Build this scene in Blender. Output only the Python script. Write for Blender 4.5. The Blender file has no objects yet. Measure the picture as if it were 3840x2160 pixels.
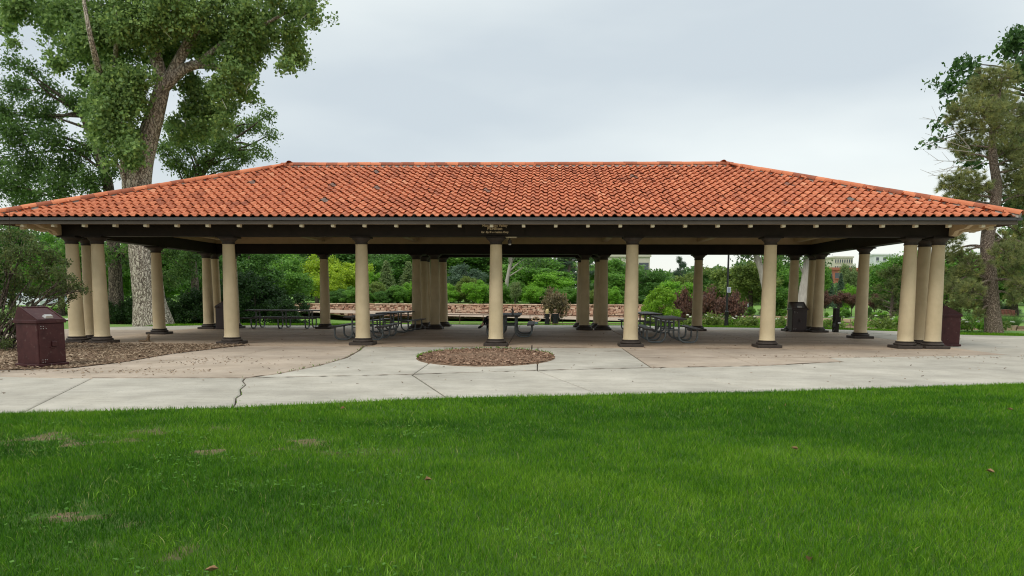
import bpy, bmesh, math, random
import numpy as np
from mathutils import Matrix, Vector

random.seed(7)
rng = np.random.default_rng(11)
SC = bpy.context.scene
COL = SC.collection

# ------------------------------------------------------------------ camera
CAM_POS = np.array([1.25032, 0.0, 1.5])
CR = np.array([0.99930669, 0.03703681, 0.00379714])
CD = np.array([0.00772898, -0.10660294, -0.99427163])
CF = np.array([-0.03641986, 0.99361164, -0.10681529])
FOC, PY = 2809.318, 1400.499
cam_d = bpy.data.cameras.new('camera')
cam = bpy.data.objects.new('camera', cam_d)
COL.objects.link(cam)
cam.matrix_world = Matrix(((CR[0], -CD[0], -CF[0], CAM_POS[0]), (CR[1], -CD[1], -CF[1], CAM_POS[1]),
                           (CR[2], -CD[2], -CF[2], CAM_POS[2]), (0, 0, 0, 1)))
cam_d.sensor_fit = 'HORIZONTAL'
cam_d.sensor_width = 36.0
cam_d.lens = 36.0 * FOC / 3840.0
cam_d.shift_y = (PY - 1080.0) / 3840.0
cam_d.clip_start = 0.05
cam_d.clip_end = 3000.0
SC.camera = cam

# ------------------------------------------------------------------ sky, sun, exposure
SUN_EL, SUN_AZ = math.radians(52), math.radians(215)     # azimuth clockwise from +Y
world = bpy.data.worlds.new('World')
SC.world = world
world.use_nodes = True
wn = world.node_tree
wn.nodes.clear()
w_out = wn.nodes.new('ShaderNodeOutputWorld')
w_bg = wn.nodes.new('ShaderNodeBackground')
w_sky = wn.nodes.new('ShaderNodeTexSky')
w_sky.sky_type = 'NISHITA'
w_sky.sun_disc = False
w_sky.sun_elevation = SUN_EL
w_sky.sun_rotation = SUN_AZ
w_tc = wn.nodes.new('ShaderNodeTexCoord')
w_map = wn.nodes.new('ShaderNodeMapping')
w_map.inputs['Scale'].default_value = (1.0, 1.0, 3.2)
w_map.inputs['Location'].default_value = (1.04, 1.26, -1.74)
w_no = wn.nodes.new('ShaderNodeTexNoise')
w_no.inputs['Scale'].default_value = 1.5
w_no.inputs['Detail'].default_value = 5.0
w_no.inputs['Roughness'].default_value = 0.45
w_ramp = wn.nodes.new('ShaderNodeValToRGB')
cr = w_ramp.color_ramp
cr.elements[0].position = 0.38
cr.elements[0].color = (6.35, 7.1, 7.6, 1)
cr.elements[1].position = 0.68
cr.elements[1].color = (9.1, 9.7, 9.6, 1)
w_sep = wn.nodes.new('ShaderNodeSeparateXYZ')
w_hor = wn.nodes.new('ShaderNodeMapRange')
w_hor.inputs['From Min'].default_value = 0.0
w_hor.inputs['From Max'].default_value = 0.16
w_hor.inputs['To Min'].default_value = 1.0
w_hor.inputs['To Max'].default_value = 0.0
w_hm = wn.nodes.new('ShaderNodeMix')
w_hm.data_type = 'RGBA'
w_hm.inputs[7].default_value = (9.6, 9.75, 8.9, 1)
w_mix = wn.nodes.new('ShaderNodeMix')
w_mix.data_type = 'RGBA'
w_mix.inputs[0].default_value = 0.93
w_bg.inputs['Strength'].default_value = 0.1
L = wn.links.new
L(w_tc.outputs['Generated'], w_map.inputs['Vector'])
L(w_map.outputs['Vector'], w_no.inputs['Vector'])
L(w_no.outputs['Fac'], w_ramp.inputs['Fac'])
L(w_tc.outputs['Generated'], w_sep.inputs['Vector'])
L(w_sep.outputs['Z'], w_hor.inputs['Value'])
L(w_hor.outputs['Result'], w_hm.inputs[0])
L(w_ramp.outputs['Color'], w_hm.inputs[6])
L(w_sky.outputs['Color'], w_mix.inputs[6])
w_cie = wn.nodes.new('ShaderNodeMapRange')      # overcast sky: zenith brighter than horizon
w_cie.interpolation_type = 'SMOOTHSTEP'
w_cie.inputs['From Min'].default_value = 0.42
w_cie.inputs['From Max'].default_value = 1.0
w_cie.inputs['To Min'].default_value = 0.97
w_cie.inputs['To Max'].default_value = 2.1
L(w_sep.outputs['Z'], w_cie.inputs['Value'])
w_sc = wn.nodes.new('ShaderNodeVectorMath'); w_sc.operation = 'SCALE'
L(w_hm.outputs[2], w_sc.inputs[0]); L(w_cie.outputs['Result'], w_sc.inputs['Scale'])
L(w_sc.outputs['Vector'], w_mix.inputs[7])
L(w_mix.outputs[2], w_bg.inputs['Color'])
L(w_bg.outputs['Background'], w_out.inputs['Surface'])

sun_d = bpy.data.lights.new('sun', 'SUN')
sun_d.energy = 1.5
sun_d.angle = math.radians(22)
sun_d.color = (1.0, 0.955, 0.88)
sun = bpy.data.objects.new('sun', sun_d)
COL.objects.link(sun)
sdir = Vector((math.sin(SUN_AZ) * math.cos(SUN_EL), math.cos(SUN_AZ) * math.cos(SUN_EL), math.sin(SUN_EL)))
sun.rotation_euler = sdir.to_track_quat('Z', 'Y').to_euler()
sun.location = (0, -10, 30)

SC.view_settings.view_transform = 'Standard'
SC.view_settings.look = 'None'
SC.view_settings.exposure = 0.1
SC.view_settings.gamma = 1.0
SC.view_settings.use_curve_mapping = False
SC.render.engine = 'CYCLES'
SC.cycles.use_denoising = True
SC.cycles.denoiser = 'OPENIMAGEDENOISE'
SC.cycles.denoising_input_passes = 'RGB_ALBEDO_NORMAL'
SC.cycles.denoising_prefilter = 'ACCURATE'
SC.cycles.filter_width = 1.1
SC.cycles.max_bounces = 8
SC.cycles.diffuse_bounces = 6
SC.cycles.transparent_max_bounces = 4


def at(px, py, Y):
    """world point at depth Y under photograph pixel (3840 wide)"""
    d = CF + CR * (px - 1920) / FOC + CD * (py - PY) / FOC
    return CAM_POS + d * (Y / d[1])


# ------------------------------------------------------------------ materials
MATS = {}


def new_mat(name):
    m = bpy.data.materials.new(name)
    m.use_nodes = True
    MATS[name] = m
    return m, m.node_tree.nodes, m.node_tree.links, m.node_tree.nodes['Principled BSDF']


def surf(name, c1, c2=None, scale=3.0, rough=0.6, bump=0.0, bscale=None, stretch=(1, 1, 1), spec=0.3, metal=0.0,
         speck=None, speck_scale=60, coords='Object', detail=6):
    """two-tone noise surface with fine relief; optional dark specks"""
    m, N, K, b = new_mat(name)
    tc = N.new('ShaderNodeTexCoord')
    mp = N.new('ShaderNodeMapping')
    mp.inputs['Scale'].default_value = stretch
    K.new(tc.outputs[coords], mp.inputs['Vector'])
    no = N.new('ShaderNodeTexNoise')
    no.inputs['Scale'].default_value = scale
    no.inputs['Detail'].default_value = detail
    no.inputs['Roughness'].default_value = 0.62
    K.new(mp.outputs['Vector'], no.inputs['Vector'])
    rp = N.new('ShaderNodeValToRGB')
    rp.color_ramp.elements[0].position = 0.32
    rp.color_ramp.elements[1].position = 0.68
    rp.color_ramp.elements[0].color = (*c1, 1)
    rp.color_ramp.elements[1].color = (*(c2 or c1), 1)
    K.new(no.outputs['Fac'], rp.inputs['Fac'])
    out = rp.outputs['Color']
    if speck:
        n2 = N.new('ShaderNodeTexNoise')
        n2.inputs['Scale'].default_value = speck_scale
        n2.inputs['Detail'].default_value = 2
        K.new(tc.outputs[coords], n2.inputs['Vector'])
        r2 = N.new('ShaderNodeValToRGB')
        r2.color_ramp.elements[0].position = 0.62
        r2.color_ramp.elements[1].position = 0.72
        K.new(n2.outputs['Fac'], r2.inputs['Fac'])
        mx = N.new('ShaderNodeMix')
        mx.data_type = 'RGBA'
        K.new(r2.outputs['Color'], mx.inputs[0])
        K.new(out, mx.inputs[6])
        mx.inputs[7].default_value = (*speck, 1)
        out = mx.outputs[2]
    K.new(out, b.inputs['Base Color'])
    b.inputs['Roughness'].default_value = rough
    b.inputs['Metallic'].default_value = metal
    b.inputs['Specular IOR Level'].default_value = spec
    if bump:
        n3 = N.new('ShaderNodeTexNoise')
        n3.inputs['Scale'].default_value = bscale or scale * 6
        n3.inputs['Detail'].default_value = 5
        K.new(mp.outputs['Vector'], n3.inputs['Vector'])
        bp = N.new('ShaderNodeBump')
        bp.inputs['Strength'].default_value = bump
        bp.inputs['Distance'].default_value = 0.02
        K.new(n3.outputs['Fac'], bp.inputs['Height'])
        K.new(bp.outputs['Normal'], b.inputs['Normal'])
    return m


def attr_mat(name, stops, rough=0.7, spec=0.2, noise=0.0, nscale=12, bump=0.0, transl=0.0, objcol=False):
    """colour from the per-face value 'v' (and the object colour, if asked), plus slight noise"""
    m, N, K, b = new_mat(name)
    at_ = N.new('ShaderNodeAttribute')
    at_.attribute_name = 'v'
    fac = at_.outputs['Fac']
    tc = N.new('ShaderNodeTexCoord')
    if noise:
        no = N.new('ShaderNodeTexNoise')
        no.inputs['Scale'].default_value = nscale
        no.inputs['Detail'].default_value = 5
        K.new(tc.outputs['Object'], no.inputs['Vector'])
        ma = N.new('ShaderNodeMath')
        ma.operation = 'MULTIPLY_ADD'
        K.new(no.outputs['Fac'], ma.inputs[0])
        ma.inputs[1].default_value = noise
        ma2 = N.new('ShaderNodeMath')
        ma2.operation = 'SUBTRACT'
        K.new(fac, ma2.inputs[0])
        ma2.inputs[1].default_value = noise * 0.5
        K.new(ma2.outputs[0], ma.inputs[2])
        fac = ma.outputs[0]
    rp = N.new('ShaderNodeValToRGB')
    els = rp.color_ramp.elements
    while len(els) < len(stops):
        els.new(0.5)
    for e, (p, c) in zip(els, stops):
        e.position = p
        e.color = (*c, 1)
    K.new(fac, rp.inputs['Fac'])
    out = rp.outputs['Color']
    if objcol:
        oi = N.new('ShaderNodeObjectInfo')
        mx = N.new('ShaderNodeMix')
        mx.data_type = 'RGBA'
        mx.blend_type = 'MULTIPLY'
        mx.inputs[0].default_value = 1.0
        K.new(out, mx.inputs[6])
        K.new(oi.outputs['Color'], mx.inputs[7])
        out = mx.outputs[2]
    K.new(out, b.inputs['Base Color'])
    b.inputs['Roughness'].default_value = rough
    b.inputs['Specular IOR Level'].default_value = spec
    if bump:
        n3 = N.new('ShaderNodeTexNoise')
        n3.inputs['Scale'].default_value = nscale * 4
        K.new(tc.outputs['Object'], n3.inputs['Vector'])
        bp = N.new('ShaderNodeBump')
        bp.inputs['Strength'].default_value = bump
        bp.inputs['Distance'].default_value = 0.02
        K.new(n3.outputs['Fac'], bp.inputs['Height'])
        K.new(bp.outputs['Normal'], b.inputs['Normal'])
    if transl:
        tr = N.new('ShaderNodeBsdfTranslucent')
        K.new(out, tr.inputs['Color'])
        ms = N.new('ShaderNodeMixShader')
        ms.inputs[0].default_value = transl
        K.new(b.outputs[0], ms.inputs[1])
        K.new(tr.outputs[0], ms.inputs[2])
        K.new(ms.outputs[0], N['Material Output'].inputs['Surface'])
    return m


def conc(name, c1, c2, **kw):
    """weathered concrete: surf() with broad stains and faint brushed streaks over it"""
    m = surf(name, c1, c2, **kw)
    N, K = m.node_tree.nodes, m.node_tree.links
    b = N['Principled BSDF']
    src = b.inputs['Base Color'].links[0].from_socket
    tc = N.new('ShaderNodeTexCoord')
    big = N.new('ShaderNodeTexNoise'); big.inputs['Scale'].default_value = 0.42; big.inputs['Detail'].default_value = 9; big.inputs['Roughness'].default_value = 0.7
    mp = N.new('ShaderNodeMapping'); mp.inputs['Scale'].default_value = (0.5, 9.0, 1)
    st = N.new('ShaderNodeTexNoise'); st.inputs['Scale'].default_value = 1.6; st.inputs['Detail'].default_value = 6
    K.new(tc.outputs['Object'], big.inputs['Vector']); K.new(tc.outputs['Object'], mp.inputs['Vector']); K.new(mp.outputs['Vector'], st.inputs['Vector'])
    r1 = N.new('ShaderNodeMapRange'); r1.inputs['From Min'].default_value = 0.33; r1.inputs['From Max'].default_value = 0.62; r1.inputs['To Min'].default_value = 0.72; r1.inputs['To Max'].default_value = 1.08
    r2 = N.new('ShaderNodeMapRange'); r2.inputs['From Min'].default_value = 0.3; r2.inputs['From Max'].default_value = 0.7; r2.inputs['To Min'].default_value = 0.9; r2.inputs['To Max'].default_value = 1.07
    K.new(big.outputs['Fac'], r1.inputs['Value']); K.new(st.outputs['Fac'], r2.inputs['Value'])
    mu = N.new('ShaderNodeMath'); mu.operation = 'MULTIPLY'
    K.new(r1.outputs['Result'], mu.inputs[0]); K.new(r2.outputs['Result'], mu.inputs[1])
    vm = N.new('ShaderNodeVectorMath'); vm.operation = 'SCALE'
    K.new(src, vm.inputs[0]); K.new(mu.outputs[0], vm.inputs['Scale'])
    K.new(vm.outputs['Vector'], b.inputs['Base Color'])
    return m


def bark(name, deep, mid, light, sc=7.0, zs=0.16):
    """plated bark: pale ridges split by fissures, furrow shade put into their dark colour"""
    m, N, K, b = new_mat(name)
    tc = N.new('ShaderNodeTexCoord'); mp = N.new('ShaderNodeMapping'); mp.inputs['Scale'].default_value = (1, 1, zs)
    K.new(tc.outputs['Object'], mp.inputs['Vector'])
    wob = N.new('ShaderNodeTexNoise'); wob.inputs['Scale'].default_value = 1.8; wob.inputs['Detail'].default_value = 4
    K.new(tc.outputs['Object'], wob.inputs['Vector'])
    mxv = N.new('ShaderNodeMix'); mxv.data_type = 'VECTOR'; mxv.inputs[0].default_value = 0.36
    K.new(mp.outputs['Vector'], mxv.inputs[4]); K.new(wob.outputs['Color'], mxv.inputs[5])
    vo = N.new('ShaderNodeTexVoronoi'); vo.feature = 'DISTANCE_TO_EDGE'; vo.inputs['Scale'].default_value = sc
    K.new(mxv.outputs[1], vo.inputs['Vector'])
    no = N.new('ShaderNodeTexNoise'); no.inputs['Scale'].default_value = 14; no.inputs['Detail'].default_value = 6
    K.new(mp.outputs['Vector'], no.inputs['Vector'])
    ad = N.new('ShaderNodeMath'); ad.operation = 'MULTIPLY_ADD'; ad.inputs[1].default_value = 0.16; K.new(no.outputs['Fac'], ad.inputs[0]); K.new(vo.outputs['Distance'], ad.inputs[2])
    rp = N.new('ShaderNodeValToRGB'); e = rp.color_ramp.elements
    e[0].position = 0.10; e[0].color = (*deep, 1); e[1].position = 0.30; e[1].color = (*light, 1)
    x = e.new(0.19); x.color = (*mid, 1)
    K.new(ad.outputs[0], rp.inputs['Fac']); K.new(rp.outputs['Color'], b.inputs['Base Color'])
    bp = N.new('ShaderNodeBump'); bp.inputs['Strength'].default_value = 1.0; bp.inputs['Distance'].default_value = 0.06
    K.new(ad.outputs[0], bp.inputs['Height']); K.new(bp.outputs['Normal'], b.inputs['Normal'])
    b.inputs['Roughness'].default_value = 0.95; b.inputs['Specular IOR Level'].default_value = 0.1
    return m


# foliage: object colour times leaf to leaf variation
attr_mat('leaf', [(0.0, (0.50, 0.58, 0.46)), (0.5, (1.0, 1.02, 0.82)), (1.0, (1.70, 1.52, 1.0))], rough=0.5, spec=0.3,
         transl=0.42, objcol=True)
attr_mat('grass_blade', [(0.0, (0.026, 0.090, 0.008)), (0.40, (0.066, 0.185, 0.010)), (0.75, (0.145, 0.295, 0.012)),
                         (0.91, (0.19, 0.33, 0.04)), (1.0, (0.36, 0.31, 0.14))], rough=0.7, spec=0.08, transl=0.25)
attr_mat('clover', [(0.0, (0.05, 0.13, 0.02)), (1.0, (0.12, 0.23, 0.05))], rough=0.9, spec=0.02, transl=0.2)
attr_mat('tile', [(0.0, (0.16, 0.13, 0.11)), (0.05, (0.20, 0.115, 0.085)), (0.12, (0.27, 0.078, 0.038)), (0.5, (0.49, 0.148, 0.066)),
                  (0.85, (0.60, 0.205, 0.095)), (1.0, (0.63, 0.28, 0.155))], rough=0.72, spec=0.25, noise=0.35, nscale=9, bump=0.25)
attr_mat('stone', [(0.0, (0.20, 0.105, 0.07)), (0.35, (0.38, 0.21, 0.14)), (0.7, (0.54, 0.36, 0.25)), (1.0, (0.64, 0.50, 0.36))],
         rough=0.85, noise=0.3, nscale=5, bump=0.5)
attr_mat('edge_stone', [(0.0, (0.22, 0.15, 0.09)), (0.5, (0.42, 0.30, 0.18)), (1.0, (0.56, 0.44, 0.29))], rough=0.85, noise=0.3, nscale=4, bump=0.5)
attr_mat('chip', [(0.0, (0.08, 0.05, 0.028)), (0.5, (0.25, 0.17, 0.105)), (1.0, (0.44, 0.33, 0.225))], rough=0.85, noise=0.2)
attr_mat('chip_red', [(0.0, (0.065, 0.032, 0.018)), (0.5, (0.24, 0.135, 0.082)), (1.0, (0.50, 0.33, 0.225))], rough=0.85, noise=0.2)
conc('concrete_grey', (0.37, 0.332, 0.268), (0.455, 0.412, 0.34), scale=1.3, rough=0.85, bump=0.15, bscale=45, speck=(0.27, 0.255, 0.22), speck_scale=26)
conc('concrete_peach', (0.345, 0.27, 0.20), (0.43, 0.345, 0.265), scale=1.1, rough=0.85, bump=0.15, bscale=45, speck=(0.30, 0.22, 0.16), speck_scale=24)
conc('concrete_floor', (0.36, 0.265, 0.182), (0.50, 0.39, 0.285), scale=0.8, rough=0.7, bump=0.12, bscale=40, speck=(0.15, 0.115, 0.085),
     speck_scale=9, stretch=(0.35, 1.0, 1))
surf('joint', (0.05, 0.042, 0.03), (0.10, 0.082, 0.06), scale=5, rough=0.95)
surf('soil', (0.085, 0.055, 0.035), (0.16, 0.11, 0.07), scale=4, rough=0.95, bump=0.6)
surf('mulch', (0.10, 0.06, 0.036), (0.25, 0.155, 0.095), scale=22, rough=0.95, bump=0.9, bscale=45)
surf('lawn_base', (0.030, 0.075, 0.011), (0.060, 0.115, 0.018), scale=1.7, rough=0.9, bump=0.7, bscale=60)
attr_mat('lawn_soil', [(0.0, (0.038, 0.085, 0.010)), (0.35, (0.055, 0.10, 0.018)), (0.7, (0.10, 0.085, 0.04)), (1.0, (0.17, 0.12, 0.07))], rough=0.95, noise=0.3, nscale=9, bump=0.8)
surf('far_lawn', (0.11, 0.22, 0.035), (0.17, 0.28, 0.055), scale=0.35, rough=0.9, bump=0.6, bscale=12)
surf('sand', (0.30, 0.22, 0.155), (0.40, 0.31, 0.23), scale=1.2, rough=0.95)
surf('path', (0.50, 0.46, 0.40), (0.60, 0.56, 0.50), scale=2, rough=0.9)
surf('column_paint', (0.53, 0.425, 0.26), (0.61, 0.495, 0.315), scale=2.2, rough=0.6, bump=0.06, bscale=40, spec=0.25)
# columns: slight tint from one to the next and faint runs of grime
mcol = MATS['column_paint']; cn, ck = mcol.node_tree.nodes, mcol.node_tree.links
cb_ = cn['Principled BSDF']; csrc = cb_.inputs['Base Color'].links[0].from_socket
coi = cn.new('ShaderNodeObjectInfo'); cmr = cn.new('ShaderNodeMapRange'); cmr.inputs['To Min'].default_value = 0.93; cmr.inputs['To Max'].default_value = 1.07
ck.new(coi.outputs['Random'], cmr.inputs['Value'])
ctc = cn.new('ShaderNodeTexCoord'); cmp_ = cn.new('ShaderNodeMapping'); cmp_.inputs['Scale'].default_value = (3.2, 3.2, 1.6)
ck.new(ctc.outputs['Object'], cmp_.inputs['Vector']); ck.new(coi.outputs['Location'], cmp_.inputs['Location'])
cno = cn.new('ShaderNodeTexNoise'); cno.inputs['Scale'].default_value = 1.0; cno.inputs['Detail'].default_value = 8; ck.new(cmp_.outputs['Vector'], cno.inputs['Vector'])
cm2 = cn.new('ShaderNodeMapRange'); cm2.inputs['From Min'].default_value = 0.3; cm2.inputs['From Max'].default_value = 0.55; cm2.inputs['To Min'].default_value = 0.88; cm2.inputs['To Max'].default_value = 1.0
ck.new(cno.outputs['Fac'], cm2.inputs['Value'])
cmu = cn.new('ShaderNodeMath'); cmu.operation = 'MULTIPLY'; ck.new(cmr.outputs['Result'], cmu.inputs[0]); ck.new(cm2.outputs['Result'], cmu.inputs[1])
cvm = cn.new('ShaderNodeVectorMath'); cvm.operation = 'SCALE'; ck.new(csrc, cvm.inputs[0]); ck.new(cmu.outputs[0], cvm.inputs['Scale']); ck.new(cvm.outputs['Vector'], cb_.inputs['Base Color'])
surf('tan_paint', (0.48, 0.355, 0.215), (0.55, 0.415, 0.26), scale=2.5, rough=0.65)
surf('cream_paint', (0.66, 0.56, 0.38), (0.72, 0.62, 0.44), scale=4, rough=0.6)
surf('brown_paint', (0.014, 0.010, 0.0075), (0.022, 0.016, 0.012), scale=3, rough=0.6, bump=0.1, spec=0.2)
surf('base_paint', (0.038, 0.028, 0.022), (0.062, 0.048, 0.039), scale=6, rough=0.6, bump=0.2)
surf('fascia_paint', (0.105, 0.083, 0.066), (0.14, 0.112, 0.09), scale=2.5, rough=0.6, stretch=(0.4, 1, 3))
surf('gutter_paint', (0.055, 0.053, 0.054), (0.08, 0.077, 0.077), scale=2, rough=0.45, stretch=(0.3, 1, 1))
surf('mortar', (0.27, 0.24, 0.21), (0.40, 0.36, 0.31), scale=9, rough=0.95, bump=0.5)
surf('plank', (0.030, 0.021, 0.018), (0.068, 0.050, 0.043), scale=3, rough=0.5, stretch=(8, 0.7, 8), bump=0.2, spec=0.4)
surf('galvanised', (0.12, 0.13, 0.13), (0.19, 0.205, 0.20), scale=14, rough=0.55, metal=0.3, spec=0.5)
surf('bin_maroon', (0.038, 0.010, 0.0105), (0.066, 0.021, 0.020), scale=5, rough=0.5, spec=0.25, bump=0.06, speck=(0.085, 0.045, 0.04), speck_scale=13)
surf('bin_brown', (0.030, 0.018, 0.016), (0.045, 0.028, 0.025), scale=3, rough=0.45, spec=0.4)
surf('black_metal', (0.012, 0.012, 0.013), (0.022, 0.022, 0.023), scale=5, rough=0.4, spec=0.5)
surf('steel', (0.42, 0.40, 0.38), (0.55, 0.53, 0.5), scale=20, rough=0.35, metal=0.8)
surf('white_print', (0.62, 0.64, 0.68), (0.68, 0.70, 0.74), scale=5, rough=0.5)
surf('blue_print', (0.16, 0.20, 0.32), (0.20, 0.24, 0.36), scale=5, rough=0.5)
surf('lettering', (0.62, 0.49, 0.32), (0.68, 0.55, 0.37), scale=20, rough=0.6)
bark('bark_cotton', (0.10, 0.08, 0.063), (0.33, 0.28, 0.225), (0.50, 0.44, 0.365), 16.0, 0.17)
bark('bark_dark', (0.04, 0.032, 0.025), (0.10, 0.08, 0.062), (0.185, 0.15, 0.115), 18.0)
bark('bark_pine', (0.10, 0.075, 0.058), (0.21, 0.16, 0.122), (0.30, 0.235, 0.185), 26.0, 0.32)
surf('bark_pale', (0.30, 0.27, 0.23), (0.46, 0.42, 0.36), scale=3.5, rough=0.95, stretch=(2, 2, 0.4), bump=0.5)
surf('rail_brown', (0.10, 0.045, 0.03), (0.14, 0.065, 0.045), scale=6, rough=0.6)
surf('bench_wood', (0.20, 0.075, 0.055), (0.28, 0.12, 0.09), scale=4, rough=0.6)
surf('black_cloth', (0.008, 0.008, 0.009), (0.014, 0.014, 0.015), scale=20, rough=0.9)
surf('blue_cloth', (0.10, 0.14, 0.20), (0.14, 0.18, 0.25), scale=20, rough=0.9)
surf('skin', (0.46, 0.27, 0.19), (0.52, 0.31, 0.22), scale=20, rough=0.55)
surf('hair_blond', (0.42, 0.30, 0.14), (0.55, 0.41, 0.21), scale=30, rough=0.6)
surf('hair_brown', (0.10, 0.055, 0.03), (0.16, 0.09, 0.05), scale=30, rough=0.6)
surf('squirrel_fur', (0.13, 0.085, 0.05), (0.26, 0.18, 0.11), scale=25, rough=0.9)
surf('rose_white', (0.58, 0.57, 0.47), (0.66, 0.65, 0.56), scale=20, rough=0.7)
surf('brick_red', (0.34, 0.115, 0.075), (0.42, 0.16, 0.105), scale=0.6, rough=0.9)
surf('wall_cream', (0.50, 0.46, 0.37), (0.56, 0.52, 0.43), scale=0.3, rough=0.9)
surf('wall_white', (0.56, 0.57, 0.57), (0.62, 0.63, 0.63), scale=0.3, rough=0.9)
surf('window_glass', (0.045, 0.055, 0.065), (0.08, 0.095, 0.11), scale=0.5, rough=0.15, spec=0.6)
surf('car_white', (0.66, 0.67, 0.69), (0.70, 0.71, 0.73), scale=1, rough=0.25, spec=0.6)
surf('car_silver', (0.36, 0.38, 0.40), (0.40, 0.42, 0.44), scale=1, rough=0.3, metal=0.4)
surf('tyre', (0.02, 0.02, 0.02), (0.03, 0.03, 0.03), scale=8, rough=0.9)
surf('cola', (0.012, 0.006, 0.004), (0.02, 0.01, 0.007), scale=4, rough=0.12, spec=0.6)
surf('bottle_cap', (0.50, 0.50, 0.50), (0.55, 0.55, 0.55), scale=4, rough=0.4)
surf('lamp_glass', (0.55, 0.54, 0.50), (0.62, 0.61, 0.57), scale=4, rough=0.3)
surf('dry_leaf', (0.19, 0.10, 0.045), (0.36, 0.22, 0.11), scale=9, rough=0.8)
m, N, K, b = new_mat('water')
b.inputs['Base Color'].default_value = (0.05, 0.055, 0.04, 1)
b.inputs['Roughness'].default_value = 0.06
b.inputs['Specular IOR Level'].default_value = 0.6
nz = N.new('ShaderNodeTexNoise'); nz.inputs['Scale'].default_value = 2.5
bp = N.new('ShaderNodeBump'); bp.inputs['Strength'].default_value = 0.12; bp.inputs['Distance'].default_value = 0.05
K.new(nz.outputs['Fac'], bp.inputs['Height']); K.new(bp.outputs['Normal'], b.inputs['Normal'])


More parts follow.
